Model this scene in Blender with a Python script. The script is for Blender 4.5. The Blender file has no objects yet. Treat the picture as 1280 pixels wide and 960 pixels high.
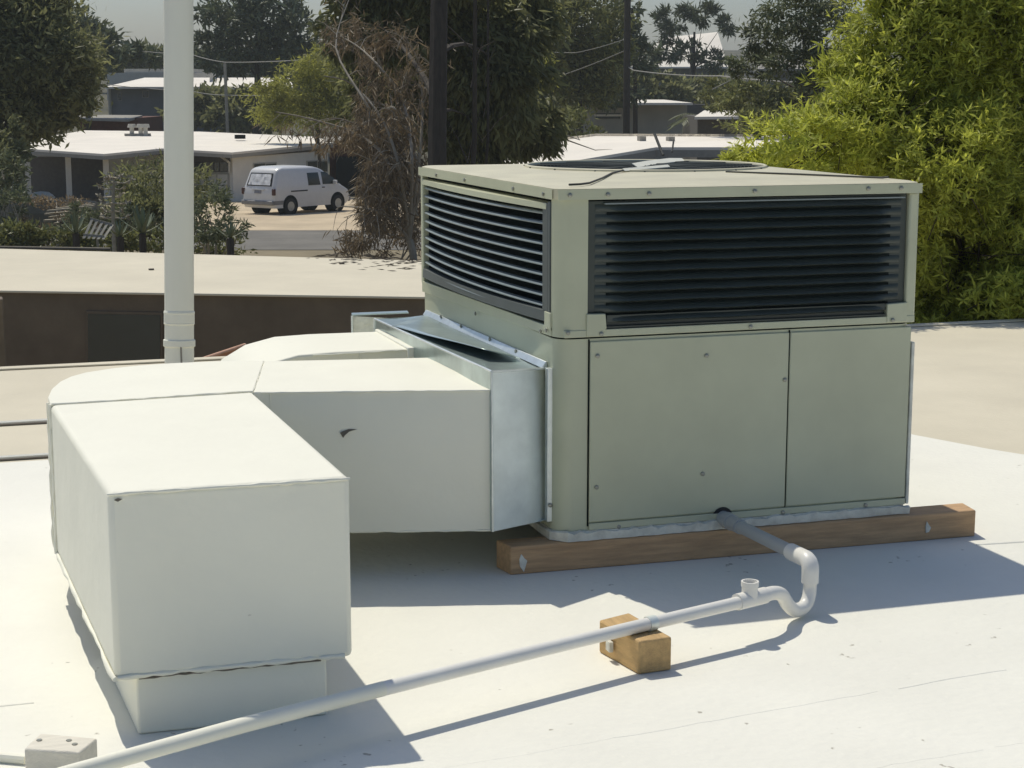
import bpy, bmesh, math, random
from math import sin, cos, pi, radians
from mathutils import Vector, Matrix
random.seed(7)
RND = random.random
def U(a, b): return a + (b - a) * RND()

sc = bpy.context.scene
COL = sc.collection
# ------------------------------------------------------------------ camera
CAM = Vector((-1.6008, -4.5467, 1.3845)); YAW, PIT, FPX = 0.3117, 0.1706, 2144.26
FW = Vector((sin(YAW), cos(YAW), 0)); RT = Vector((cos(YAW), -sin(YAW), 0))
cd = bpy.data.cameras.new('camera'); cam = bpy.data.objects.new('camera', cd); COL.objects.link(cam)
cd.sensor_width = 36; cd.lens = FPX / 1280 * 36; cd.clip_start = .05; cd.clip_end = 4000
fwd = FW * cos(PIT) + Vector((0, 0, -sin(PIT))); upv = RT.cross(fwd)
cam.matrix_world = Matrix(((RT.x, upv.x, -fwd.x, CAM.x), (RT.y, upv.y, -fwd.y, CAM.y), (RT.z, upv.z, -fwd.z, CAM.z), (0, 0, 0, 1)))
sc.camera = cam
# ------------------------------------------------------------------ sky and sun
SUN = Vector((-.15, .557, 1)).normalized()          # towards the sun
w = bpy.data.worlds.new('World'); sc.world = w; w.use_nodes = True
nt = w.node_tree; bg = nt.nodes['Background']; sky = nt.nodes.new('ShaderNodeTexSky')
sky.sky_type = 'NISHITA'; sky.sun_disc = False
sky.sun_elevation = math.asin(SUN.z); sky.sun_rotation = math.atan2(SUN.x, SUN.y) % (2 * pi)
sky.air_density = 1.0; sky.dust_density = 1.8; sky.ozone_density = 5
nt.links.new(sky.outputs[0], bg.inputs[0]); bg.inputs[1].default_value = .088
ld = bpy.data.lights.new('sun', 'SUN'); ld.energy = 2.95; ld.angle = radians(.53); ld.color = (1, .945, .81)
lo = bpy.data.objects.new('sun', ld); COL.objects.link(lo); lo.rotation_euler = SUN.to_track_quat('Z', 'Y').to_euler()
sc.view_settings.view_transform = 'Standard'; sc.view_settings.look = 'None'
sc.view_settings.exposure = .1; sc.view_settings.gamma = 1
sc.cycles.max_bounces = 8; sc.cycles.diffuse_bounces = 4; sc.cycles.transparent_max_bounces = 8
sc.cycles.use_denoising = True

# ------------------------------------------------------------------ helpers
def UV(u, v, z): return Vector((CAM.x, CAM.y, 0)) + RT * u + FW * v + Vector((0, 0, z))
def at(px, py, v):
    """world point seen at photo pixel (px,py) at ground distance v ahead of the camera"""
    x = (px - 640) / FPX; y = (480 - py) / FPX
    f = cos(PIT) + y * sin(PIT); k = v / f
    return UV(x * k, v, CAM.z + (-sin(PIT) + y * cos(PIT)) * k)
def lerp(a, b, t): return a + (b - a) * t

class MB:
    def __init__(s): s.v = []; s.f = []
    def add(s, vs, fs):
        n = len(s.v); s.v += [Vector(q) for q in vs]; s.f += [tuple(i + n for i in f) for f in fs]; return s
    def hexa(s, b, t):
        return s.add(list(b) + list(t), [(3, 2, 1, 0), (4, 5, 6, 7), (0, 1, 5, 4), (1, 2, 6, 5), (2, 3, 7, 6), (3, 0, 4, 7)])
    def box(s, x0, x1, y0, y1, z0, z1):
        return s.hexa([(x0, y0, z0), (x1, y0, z0), (x1, y1, z0), (x0, y1, z0)], [(x0, y0, z1), (x1, y0, z1), (x1, y1, z1), (x0, y1, z1)])
    def prism(s, poly, z0, z1):
        """closed prism over a polygon (counter-clockwise); z0,z1 numbers or per-vertex lists"""
        n = len(poly); a = z0 if hasattr(z0, '__len__') else [z0] * n; b = z1 if hasattr(z1, '__len__') else [z1] * n
        vs = [(p[0], p[1], a[i]) for i, p in enumerate(poly)] + [(p[0], p[1], b[i]) for i, p in enumerate(poly)]
        fs = [tuple(range(n - 1, -1, -1)), tuple(range(n, 2 * n))] + [(i, (i + 1) % n, n + (i + 1) % n, n + i) for i in range(n)]
        return s.add(vs, fs)
    def slab(s, pts, d):
        """polygon of 3-D points given a thickness along vector d"""
        n = len(pts); vs = [Vector(p) for p in pts] + [Vector(p) + Vector(d) for p in pts]
        fs = [tuple(range(n)), tuple(range(2 * n - 1, n - 1, -1))] + [((i + 1) % n, i, n + i, n + (i + 1) % n) for i in range(n)]
        return s.add(vs, fs)
    def tube(s, pts, r, n=10, cap=True):
        pts = [Vector(p) for p in pts]; m = len(pts); rs = r if hasattr(r, '__len__') else [r] * m
        base = len(s.v); ref = None
        for i, p in enumerate(pts):
            d = (pts[min(i + 1, m - 1)] - pts[max(i - 1, 0)])
            if d.length < 1e-9: d = Vector((0, 0, 1))
            d.normalize()
            if ref is None: ref = Vector((0, 0, 1)) if abs(d.z) < .9 else Vector((1, 0, 0))
            a = (ref - d * ref.dot(d))
            if a.length < 1e-6: a = d.orthogonal()
            a.normalize(); ref = a; b = d.cross(a)
            for k in range(n):
                t = 2 * pi * k / n; s.v.append(p + (a * cos(t) + b * sin(t)) * rs[i])
        for i in range(m - 1):
            for k in range(n):
                k2 = (k + 1) % n; s.f.append((base + i * n + k, base + i * n + k2, base + (i + 1) * n + k2, base + (i + 1) * n + k))
        if cap:
            s.f.append(tuple(base + k for k in range(n - 1, -1, -1))); s.f.append(tuple(base + (m - 1) * n + k for k in range(n)))
        return s

WM = {}
def mesh_of(mb, name, inv=None, angle=35):
    me = bpy.data.meshes.new(name)
    me.from_pydata([tuple(inv @ q) if inv else tuple(q) for q in mb.v], [], mb.f)
    me.update()
    if len(me.polygons) < 40000:
        bm = bmesh.new(); bm.from_mesh(me); bmesh.ops.recalc_face_normals(bm, faces=bm.faces[:]); bm.to_mesh(me); bm.free()
    if angle:
        me.polygons.foreach_set('use_smooth', [True] * len(me.polygons)); me.set_sharp_from_angle(angle=radians(angle))
    return me
def obj(name, mb, m, parent=None, bev=0, world=True, angle=35, seg=2):
    """one mesh object; vertices are world coordinates unless world=False (then local to the parent)"""
    inv = WM[parent].inverted() if (parent is not None and world) else None
    me = mesh_of(mb, name, inv, angle) if isinstance(mb, MB) else mb
    o = bpy.data.objects.new(name, me); COL.objects.link(o)
    if m is not None and not me.materials: me.materials.append(m)
    if parent is not None: o.parent = parent; WM[o] = WM[parent].copy()
    else: WM[o] = Matrix()
    if bev:
        b = o.modifiers.new('Bevel', 'BEVEL'); b.width = bev; b.segments = seg; b.limit_method = 'ANGLE'; b.angle_limit = radians(35)
    return o
def tag(o, label, cat, group=None, kind='thing'):
    o['label'] = label; o['category'] = cat
    if kind: o['kind'] = kind
    if group: o['group'] = group
    return o
def thing(name, label, cat, loc=(0, 0, 0), rz=0, group=None):
    o = bpy.data.objects.new(name, None); COL.objects.link(o); o.empty_display_size = .1
    o.location = loc; o.rotation_euler = (0, 0, rz)
    WM[o] = Matrix.Translation(Vector(loc)) @ Matrix.Rotation(rz, 4, 'Z')
    return tag(o, label, cat, group)
def struct(name, mb, m, label=None, **k):
    o = obj(name, mb, m, **k); o['kind'] = 'structure'
    if label: o['label'] = label
    return o
def share(src, parent, mat4=None, name=None):
    """a copy of a part (mesh data shared) under parent"""
    o = src.copy(); COL.objects.link(o); o.parent = parent; WM[o] = WM[parent].copy()
    if mat4 is not None: o.matrix_local = mat4
    if name: o.name = name
    return o

# ------------------------------------------------------------------ materials
def mat(name, col, rough=.6, metal=0, var=.12, scale=6, bump=0, bscale=60, tint=None, transl=0, island=0, stretch=None, spec=.5, dirt=None, coat=0):
    m = bpy.data.materials.new(name); m.use_nodes = True; n = m.node_tree.nodes; L = m.node_tree.links
    p = n['Principled BSDF']; p.inputs['Roughness'].default_value = rough; p.inputs['Metallic'].default_value = metal
    p.inputs['Specular IOR Level'].default_value = spec
    if coat: p.inputs['Coat Weight'].default_value = coat; p.inputs['Coat Roughness'].default_value = .2
    tc = n.new('ShaderNodeTexCoord'); src = tc.outputs['Object']
    if stretch:
        mp = n.new('ShaderNodeMapping'); mp.inputs['Scale'].default_value = stretch; L.new(src, mp.inputs[0]); src = mp.outputs[0]
    nz = n.new('ShaderNodeTexNoise'); nz.inputs['Scale'].default_value = scale; nz.inputs['Detail'].default_value = 5; nz.inputs['Roughness'].default_value = .62
    L.new(src, nz.inputs['Vector'])
    cr = n.new('ShaderNodeValToRGB'); cr.color_ramp.elements[0].position = .32; cr.color_ramp.elements[1].position = .68
    t = tint or col
    cr.color_ramp.elements[0].color = (*[c * (1 - var) for c in col], 1); cr.color_ramp.elements[1].color = (*[min(1, c * (1 + var)) for c in t], 1)
    L.new(nz.outputs['Fac'], cr.inputs[0]); out = cr.outputs[0]
    if island:
        g = n.new('ShaderNodeNewGeometry'); mr = n.new('ShaderNodeMapRange'); mr.inputs['To Min'].default_value = 1 - island; mr.inputs['To Max'].default_value = 1 + island
        L.new(g.outputs['Random Per Island'], mr.inputs['Value'])
        hs = n.new('ShaderNodeHueSaturation'); L.new(mr.outputs[0], hs.inputs['Value']); L.new(out, hs.inputs['Color']); out = hs.outputs[0]
    if dirt:                                             # (scale, threshold, colour, strength): small scattered stains
        dn = n.new('ShaderNodeTexNoise'); dn.inputs['Scale'].default_value = dirt[0]; dn.inputs['Detail'].default_value = 3; L.new(tc.outputs['Object'], dn.inputs['Vector'])
        dm = n.new('ShaderNodeTexNoise'); dm.inputs['Scale'].default_value = dirt[0] * .08; L.new(tc.outputs['Object'], dm.inputs['Vector'])
        ad = n.new('ShaderNodeMath'); ad.operation = 'MULTIPLY_ADD'; ad.inputs[1].default_value = .5; L.new(dm.outputs['Fac'], ad.inputs[0]); L.new(dn.outputs['Fac'], ad.inputs[2])
        mr = n.new('ShaderNodeMapRange'); mr.inputs['From Min'].default_value = dirt[1]; mr.inputs['From Max'].default_value = dirt[1] + .05; mr.inputs['To Max'].default_value = dirt[3]
        L.new(ad.outputs[0], mr.inputs['Value'])
        mx = n.new('ShaderNodeMix'); mx.data_type = 'RGBA'; L.new(mr.outputs[0], mx.inputs['Factor']); L.new(out, mx.inputs[6]); mx.inputs[7].default_value = (*dirt[2], 1); out = mx.outputs[2]
    L.new(out, p.inputs['Base Color'])
    if bump:
        b2 = n.new('ShaderNodeTexNoise'); b2.inputs['Scale'].default_value = bscale; b2.inputs['Detail'].default_value = 4; L.new(src, b2.inputs['Vector'])
        bp = n.new('ShaderNodeBump'); bp.inputs['Strength'].default_value = bump; bp.inputs['Distance'].default_value = .02; L.new(b2.outputs['Fac'], bp.inputs['Height'])
        L.new(bp.outputs[0], p.inputs['Normal'])
    if transl:
        tr = n.new('ShaderNodeBsdfTranslucent'); L.new(out, tr.inputs['Color']); mxs = n.new('ShaderNodeMixShader'); mxs.inputs[0].default_value = transl
        L.new(p.outputs[0], mxs.inputs[1]); L.new(tr.outputs[0], mxs.inputs[2]); L.new(mxs.outputs[0], n['Material Output'].inputs['Surface'])
    return m
M = {}
M['white'] = mat('white roof coating', (.80, .785, .70), .75, var=.04, scale=1.6, bump=.12, bscale=38, dirt=(34, .99, (.30, .27, .21), .75), spec=.3)
M['duct'] = mat('white duct paint', (.85, .83, .70), .6, var=.025, scale=3, bump=.3, bscale=7, dirt=(40, 1.06, (.34, .30, .24), .7), spec=.35)
M['tan'] = mat('aged tan roof coating', (.64, .585, .455), .85, var=.07, scale=1.3, bump=.12, bscale=30, dirt=(22, 1.02, (.34, .3, .23), .6), spec=.25)
M['seam'] = mat('dark seam line', (.16, .14, .11), .9, var=.2)
M['unit'] = mat('grey green enamel', (.515, .525, .37), .38, var=.06, scale=4, bump=.07, bscale=3.2, spec=.5, dirt=(30, 1.1, (.25, .24, .19), .5))
M['unittop'] = mat('weathered enamel', (.57, .53, .37), .5, var=.10, scale=5, bump=.03, bscale=12, dirt=(16, 1.0, (.55, .53, .45), .35))
M['dark'] = mat('black void', (.012, .016, .016), .9, var=.2, spec=.05)
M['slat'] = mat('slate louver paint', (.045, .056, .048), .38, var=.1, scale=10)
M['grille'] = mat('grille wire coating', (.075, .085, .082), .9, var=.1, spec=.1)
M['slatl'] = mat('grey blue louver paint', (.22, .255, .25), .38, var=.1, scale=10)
M['lframe'] = mat('louver frame paint', (.085, .10, .098), .45, var=.08)
M['galv'] = mat('galvanised sheet', (.80, .85, .80), .42, metal=.35, var=.10, scale=9, bump=.06, bscale=5)  # base brightened to stand in for the sunlit roof mirrored in the front
M['galvt'] = mat('dark galvanised sheet', (.44, .52, .51), .30, metal=.75, var=.2, scale=7, bump=.10, bscale=6)  # same sheet in a darker tone, for top and side
M['galvd'] = mat('galvanised edge', (.66, .70, .69), .35, metal=.6, var=.1, scale=20)
M['pan'] = mat('pale base pan', (.68, .67, .58), .5, var=.18, scale=24, bump=.4, bscale=26)
M['screw'] = mat('screw zinc', (.30, .30, .26), .35, metal=.6)
M['pvc'] = mat('white pvc', (.80, .78, .72), .38, var=.04, scale=8, dirt=(30, 1.0, (.45, .41, .34), .5))
M['pvc_shade'] = mat('shade toned pvc', (.42, .43, .42), .45, var=.05)  # white pvc with the unit's shadow put into its colour
M['wood'] = mat('brown stained timber', (.54, .345, .185), .8, var=.2, scale=5, bump=.3, bscale=30, stretch=(1.2, 14, 14))
M['woodt'] = mat('bare tan timber', (.54, .355, .155), .75, var=.2, scale=4, bump=.3, bscale=26, stretch=(12, 1.5, 12))
M['woodw'] = mat('painted timber', (.72, .68, .58), .8, var=.07, scale=7, bump=.25, bscale=30, stretch=(1.5, 12, 12), dirt=(26, 1.0, (.42, .38, .3), .6))
M['pole'] = mat('pale grey pole paint', (.85, .84, .72), .55, var=.05, scale=3, stretch=(1, 1, .15), dirt=(9, 1.05, (.75, .74, .68), .6))
M['blackrub'] = mat('black rubber', (.02, .02, .02), .7)
M['brown'] = mat('dark brown stucco', (.165, .13, .09), .95, var=.15, scale=3, bump=.2, bscale=60)
M['glassd'] = mat('dark window glass', (.025, .034, .034), .12, var=.2, scale=1, spec=.6)
M['terra'] = mat('terracotta clay', (.52, .24, .13), .85, var=.2, scale=6)
M['terral'] = mat('pale terracotta clay', (.64, .38, .26), .85, var=.15, scale=6)
M['dirt'] = mat('dry shaded soil', (.17, .14, .09), .95, var=.3, scale=.25, bump=.2, bscale=2, tint=(.2, .165, .1))  # soil darkened to carry the shadows between the plants
M['scrub'] = mat('scrubby hillside', (.05, .052, .028), .95, var=.35, scale=.12, tint=(.09, .08, .045))
M['sand'] = mat('sandy driveway', (.52, .42, .285), .95, var=.16, scale=.5, bump=.15, bscale=3)
M['road'] = mat('asphalt', (.15, .14, .12), .9, var=.2, scale=.6)
M['roofw'] = mat('far white roof', (.80, .74, .64), .8, var=.06, scale=.4)
M['fascia'] = mat('grey fascia', (.30, .28, .24), .8, var=.1)
M['stucco'] = mat('grey stucco', (.68, .64, .56), .95, var=.06, scale=1.2)
M['stuccob'] = mat('blue grey stucco', (.17, .175, .18), .95, var=.12, scale=.8)
M['stuccol'] = mat('light stucco', (.40, .37, .31), .95, var=.12, scale=.8)
M['pale'] = mat('pale parapet', (.52, .49, .42), .9, var=.1, scale=.8)
M['rust'] = mat('dark red siding', (.13, .05, .03), .9, var=.2)
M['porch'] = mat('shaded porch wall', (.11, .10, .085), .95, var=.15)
M['vanp'] = mat('white van enamel', (.66, .655, .64), .3, var=.03, spec=.5, coat=.3)
M['vangrey'] = mat('grey bumper', (.22, .22, .22), .5)
M['tyre'] = mat('tyre rubber', (.02, .02, .02), .85)
M['rim'] = mat('wheel steel', (.42, .42, .40), .4, metal=.5)
M['red'] = mat('tail lamp', (.07, .025, .022), .25)
M['shade'] = mat('silver sunshade', (.82, .83, .82), .45, metal=.0, var=.3, scale=4)
M['plate'] = mat('licence plate', (.25, .25, .27), .5)
M['wire'] = mat('cable grey', (.26, .25, .22), .7)
M['wired'] = mat('cable dark', (.06, .06, .05), .7)
M['poled'] = mat('dark utility pole', (.055, .047, .036), .9, var=.2)
M['poleg'] = mat('grey utility pole', (.26, .25, .21), .9, var=.15)
M['trunk'] = mat('dark bark', (.062, .050, .037), .95, var=.3, scale=3, stretch=(4, 4, .6), bump=.5, bscale=6)
M['trunkg'] = mat('grey dry bark', (.34, .30, .235), .95, var=.25, scale=2)
def leafm(name, c, isl=.4, tr=.3, tint=None): return mat(name, c, .5, var=.3, scale=.9, tint=tint, transl=tr, island=isl, spec=.3)
M['lf_lime'] = leafm('lime lance leaf', (.32, .385, .062), .45, .5, tint=(.50, .51, .09))
M['lf_dark'] = leafm('dark olive foliage', (.225, .23, .10), .35, .5)
M['lf_brown'] = leafm('brown dry foliage', (.25, .19, .115), .35, .3)
M['lf_olive'] = leafm('olive foliage', (.20, .205, .07), .4, .3)
M['lf_pine'] = leafm('pine needles', (.14, .16, .085), .4, .2)
M['lf_verde'] = leafm('yellow green feathery foliage', (.32, .32, .07), .3, .5)
M['lf_grey'] = leafm('grey green foliage', (.17, .19, .10), .4, .3)
M['agave'] = mat('agave leaf', (.16, .19, .11), .6, var=.25, scale=3, island=.3)
M['dry'] = mat('dry stalk', (.36, .32, .24), .9, var=.25)

# ------------------------------------------------------------------ ground, road, yard
TZ = [(-300, -2.9), (14, -2.9), (45, -3.3), (51, -3.36), (59.5, -3.48), (66, -3.56), (78, -3.75), (92, -4.25), (105, -3.9), (128, -2.0), (150, 0), (200, 2.5), (400, 10), (900, 16), (2500, 19)]
def tz(v):
    for (a, za), (b, zb) in zip(TZ, TZ[1:]):
        if v <= b: return lerp(za, zb, (v - a) / (b - a))
    return TZ[-1][1]
def sheet(us, vs, dz):
    m = MB(); n = len(us)
    m.add([UV(u, v, tz(v) + dz) for v in vs for u in us], [(j * n + i, j * n + i + 1, (j + 1) * n + i + 1, (j + 1) * n + i) for j in range(len(vs) - 1) for i in range(n - 1)])
    return m
struct('ground', sheet([-1500, -400, -120, -60, -30, 0, 30, 60, 120, 400, 1500], [q[0] for q in TZ if q[0] <= 105], 0), M['dirt'])
struct('hillside', sheet([-1500, -400, -120, -60, -30, 0, 30, 60, 120, 400, 1500], [q[0] for q in TZ if q[0] >= 105], 0), M['scrub'])
struct('road', sheet([-90, -45, 0, 45, 90], [51, 59.5], .015), M['road'])
struct('driveway', sheet([-14.5, -9, -4], [59.5, 66, 78, 86], .02), M['sand'])

# ------------------------------------------------------------------ the roof we look across
struct('roof', MB().box(-9, 7.5, -9, 4.3, -2.95, 0), M['tan'], bev=.02)
coat = [(-9, 2.03), (-9, -9), (7.5, -9), (7.5, -1.4), (4.2, -.55), (3.2, .15), (2.6, .55), (2.3, .83), (2.16, 1.1), (2.03, 1.43), (1.9, 1.75), (1.6, 2.0)]
rc = struct('roof_coating', MB().prism(coat[:], .001, .005), M['white'])
rs = MB()
def ridge(pts, r): rs.tube([Vector((x, y, .004)) for x, y in pts], r, 6)
def wob(x0, y0, x1, y1, n=14, a=.006): return [(lerp(x0, x1, i / n) + U(-a, a), lerp(y0, y1, i / n) + U(-a, a)) for i in range(n + 1)]
for y, r in ((2.06, .005), (2.77, .006)): ridge(wob(-9, y, -.9, y, 20, .004), r)
struct('roof_seam', rs, M['seam'])
rs = MB()
ridge(wob(-9, 2.1, -.9, 2.095, 20, .004), .010); ridge(wob(-9, 2.81, -.9, 2.805, 20, .004), .011)
for x0, y0, x1, y1, rr in ((-.8, -1.33, 2.4, -.95, .0022), (-.55, -2.05, 2.2, -1.72, .003), (-.3, -1.62, 1.4, -1.5, .0018)):
    P = wob(x0, y0, x1, y1, 60, .004); i = 0
    while i < 58:
        k = random.randint(2, 9); ridge(P[i:min(i + k, 60) + 1], rr * U(.5, 1.1)); i += k + random.randint(0, 5)
ridge(wob(1.32, -.13, 3.6, -.3, 20, .004), .004)
ridge(wob(-2.6, -.6, -1.5, -.66, 12, .01), .003)
struct('roof_seam', rs, M['white'])
# raised drip edge along the far side
struct('roof_edge', MB().box(-9, 7.5, 4.25, 4.325, .002, .010), M['tan'], bev=.003)

# ------------------------------------------------------------------ rooftop air conditioner
W, D, HB, HS, HT = 1.15, 1.4993, .089, .684, 1.111
ac = thing('air_conditioner', 'grey green packaged rooftop air conditioner with dark louvers on timber beam', 'air conditioner', (.575, .75, HB))
def rrect(x0, x1, y0, y1, r, n=6):
    o = []
    for cx, cy, a in ((x0 + r, y0 + r, pi), (x1 - r, y0 + r, 1.5 * pi), (x1 - r, y1 - r, 0), (x0 + r, y1 - r, .5 * pi)):
        o += [(cx + r * cos(a + k / n * pi / 2), cy + r * sin(a + k / n * pi / 2)) for k in range(n + 1)]
    return o
# base pan with a crinkled flashing lip
obj('base_pan', MB().prism(rrect(-.004, W + .002, -.006, D, .045), HB + .002, HB + .028), M['pan'], ac)
m = MB(); N = 60
pts = [(-.012 + U(-.001, .001), lerp(.35, .03, i / 10)) for i in range(11)] + [(lerp(.03, W, i / N), -.013 + U(-.0035, .002)) for i in range(N + 1)]
vs = []
for i, (x, y) in enumerate(pts):
    zt = HB + .026 + U(-.005, .004)
    vs += [(x, y, HB + .001), (x, y - .002, zt), (x + .006 * (i < 11), y + .009 * (i >= 11), zt + .003)]
m.add(vs, [(3 * i + k, 3 * i + 3 + k, 3 * i + 4 + k, 3 * i + 1 + k) for i in range(len(pts) - 1) for k in (0, 1)])
obj('flashing_strip', m, M['pan'], ac)
obj('cabinet', MB().prism(rrect(0, W - .004, .003, D, .05, 8), HB + .028, HS - .004), M['unit'], ac)
p1 = obj('access_panel', MB().box(.098, .7275, -.004, .02, HB + .052, HS - .012), M['unit'], ac, bev=.003)
p2 = obj('access_panel', MB().box(.7315, W - .012, -.004, .02, HB + .052, HS - .012), M['unit'], ac, bev=.003)
obj('kick_rail', MB().box(.098, W - .012, -.007, .01, HB + .029, HB + .049), M['unit'], ac, bev=.002)
obj('panel_gap', MB().box(.0935, .0972, -.0005, .02, HB + .04, HS - .006), M['dark'], ac); obj('panel_gap', MB().box(.7279, .7311, -.0005, .02, HB + .05, HS - .006), M['dark'], ac)
obj('corner_flange', MB().box(W - .009, W + .001, -.006, .03, HB + .03, HS - .06), M['pan'], ac, bev=.002)
# upper section
obj('seam_gap', MB().prism(rrect(.004, W - .008, .006, D - .006, .05, 8), HS - .005, HS + .001), M['dark'], ac)
obj('inner_core', MB().box(.06, W - .05, .045, D - .02, HS, .86), M['dark'], ac)
# corner posts
def rpost(x1, y1):                                    # near post, rounded outside corner
    r = .05; arc = [(r + r * cos(pi + k / 8 * pi / 2), r + r * sin(pi + k / 8 * pi / 2)) for k in range(9)]
    return [(0, y1)] + arc + [(x1, 0), (x1, .03), (.035, .035), (.035, y1)]
obj('corner_post', MB().prism(rpost(.09, .058), HS + .001, 1.078), M['unit'], ac)
obj('corner_post', MB().box(1.117, W, -.001, .06, HS + .001, 1.078), M['unit'], ac, bev=.006)
obj('corner_post', MB().box(-.001, .04, 1.474, D, HS + .001, 1.078), M['unit'], ac, bev=.004)
obj('corner_post', MB().box(W - .05, W, D - .05, D, HS + .001, 1.078), M['unit'], ac, bev=.004)
obj('side_wall', MB().box(W - .03, W - .002, .06, D - .05, HS + .001, 1.078), M['unit'], ac)
obj('bottom_rail', MB().box(.02, W - .002, -.003, .03, HS + .001, .706), M['unit'], ac, bev=.002)
obj('bottom_rail', MB().hexa([(-.004, .05, HS + .001), (.03, .05, HS + .001), (.03, D - .02, HS - .03), (-.004, D - .02, HS - .03)], [(-.004, .05, .712), (.03, .05, .712), (.03, D - .02, .694), (-.004, D - .02, .694)]), M['unit'], ac, bev=.002)
obj('gusset', MB().prism([(.088, HS + .004), (.133, HS + .004), (.145, .712), (.145, .751), (.088, .751)], -.0055, -.0005).add([], []), M['unit'], ac) if False else None
def yplate(poly, y0, y1):                              # plate in the x-z plane
    m = MB(); n = len(poly)
    m.add([(x, y0, z) for x, z in poly] + [(x, y1, z) for x, z in poly], [tuple(range(n)), tuple(range(2 * n - 1, n - 1, -1))] + [(i, (i + 1) % n, n + (i + 1) % n, n + i) for i in range(n)])
    return m
obj('gusset', yplate([(.086, HS + .002), (.126, HS + .002), (.147, .708), (.143, .751), (.086, .752)], -.006, .02), M['unit'], ac, bev=.002)
obj('gusset', yplate([(1.052, HS + .004), (1.12, HS + .004), (1.12, .747), (1.052, .744)], -.006, .02), M['unit'], ac, bev=.002)
obj('gusset', MB().box(-.0065, .02, .05, .10, .70, .752), M['unit'], ac, bev=.002)
# top cap with a round fan opening
FC, FR = Vector((.712, 1.1)), .415
m = MB(); N = 96; O = rrect(-.006, W + .008, -.008, D + .006, .05, 8)
def edge_pt(a):
    d = Vector((cos(a), sin(a))); best = 9
    for p, q in zip(O, O[1:] + O[:1]):
        p = Vector(p); q = Vector(q); e = q - p; den = d.x * e.y - d.y * e.x
        if abs(den) < 1e-9: continue
        w_ = p - FC; t = (w_.x * e.y - w_.y * e.x) / den; s_ = (w_.x * d.y - w_.y * d.x) / den
        if t > 0 and -1e-3 <= s_ <= 1.001: best = min(best, t)
    return FC + d * best
angs = sorted([2 * pi * k / N for k in range(N)] + [math.atan2(p[1] - FC.y, p[0] - FC.x) % (2 * pi) for p in O])
ring = []
for a in angs:
    e = edge_pt(a); c = FC + Vector((cos(a), sin(a))) * FR
    ring += [(c.x, c.y, HT - .006), (c.x, c.y, HT + .004), *[(lerp(c.x, e.x, .06), lerp(c.y, e.y, .06), HT + .003)], (lerp(c.x, e.x, .96), lerp(c.y, e.y, .96), HT - .0005), (e.x, e.y, HT - .004), (e.x, e.y, HT - .034), (lerp(c.x, e.x, .93), lerp(c.y, e.y, .93), HT - .036)]
K = 7; n = len(angs)
m.add(ring, [(i * K + k, ((i + 1) % n) * K + k, ((i + 1) % n) * K + k + 1, i * K + k + 1) for i in range(n) for k in range(K - 1)])
obj('top_cover', m, M['unittop'], ac, angle=30)
m = MB().box(-.003, W + .003, -.0095, -.0075, HT - .035, HT - .006); obj('top_rim', m, M['unit'], ac)
m = MB().box(-.0085, -.0065, .03, D, HT - .035, HT - .006); obj('top_rim', m, M['unit'], ac)
obj('fan_well', MB().tube([(FC.x, FC.y, HT - .22), (FC.x, FC.y, HT - .004)], FR + .001, 48, False), M['dark'], ac)
fan = MB().tube([(FC.x, FC.y, HT - .15), (FC.x, FC.y, HT - .06)], .07, 16)
for k in range(4):
    a = k * pi / 2 + .5; d = Vector((cos(a), sin(a), 0)); e = Vector((-sin(a), cos(a), 0)); c = Vector((FC.x, FC.y, HT - .1))
    fan.slab([c + d * .06 - e * .05 + Vector((0, 0, -.03)), c + d * .38 - e * .11 + Vector((0, 0, -.02)), c + d * .38 + e * .11 + Vector((0, 0, .03)), c + d * .06 + e * .05 + Vector((0, 0, .02))], (0, 0, .004))
obj('fan', fan, M['lframe'], ac)
g = MB()
for r in [.04 + .0128 * k for k in range(30)]:
    z = HT + .007 - .005 * (r / FR) ** 2
    g.tube([(FC.x + r * cos(t * pi / 24), FC.y + r * sin(t * pi / 24), z) for t in range(49)], .0018, 5, False)
for k in range(16):
    a = k * pi / 8
    g.tube([(FC.x + r * cos(a), FC.y + r * sin(a), HT + .0095 - .005 * (r / FR) ** 2) for r in (.04, .15, .28, .36, .43)], .003, 5)
gr = obj('fan_grille', g, M['grille'], ac); gr['kind'] = 'stuff'
obj('grille_ring', MB().tube([(FC.x + (FR + .004) * cos(t * pi / 40), FC.y + (FR + .004) * sin(t * pi / 40), HT + .004) for t in range(81)], .0075, 8, False), M['unittop'], ac)
# louvers, front
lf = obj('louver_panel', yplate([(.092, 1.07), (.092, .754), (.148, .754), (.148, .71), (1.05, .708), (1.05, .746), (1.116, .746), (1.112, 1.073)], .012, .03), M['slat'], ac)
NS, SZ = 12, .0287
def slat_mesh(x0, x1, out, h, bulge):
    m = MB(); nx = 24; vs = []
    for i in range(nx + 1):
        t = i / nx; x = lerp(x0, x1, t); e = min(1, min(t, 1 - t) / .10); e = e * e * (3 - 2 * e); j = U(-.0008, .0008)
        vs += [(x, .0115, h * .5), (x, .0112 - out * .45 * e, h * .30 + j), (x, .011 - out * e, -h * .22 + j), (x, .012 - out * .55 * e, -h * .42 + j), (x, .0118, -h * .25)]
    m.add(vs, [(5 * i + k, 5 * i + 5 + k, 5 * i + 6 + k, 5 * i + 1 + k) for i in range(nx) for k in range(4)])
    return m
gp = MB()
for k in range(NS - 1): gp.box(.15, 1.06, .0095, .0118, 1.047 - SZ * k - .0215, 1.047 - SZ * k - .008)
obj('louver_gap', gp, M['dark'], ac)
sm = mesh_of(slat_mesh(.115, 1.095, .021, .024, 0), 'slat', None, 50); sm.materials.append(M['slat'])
iv = WM[ac].inverted()
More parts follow.
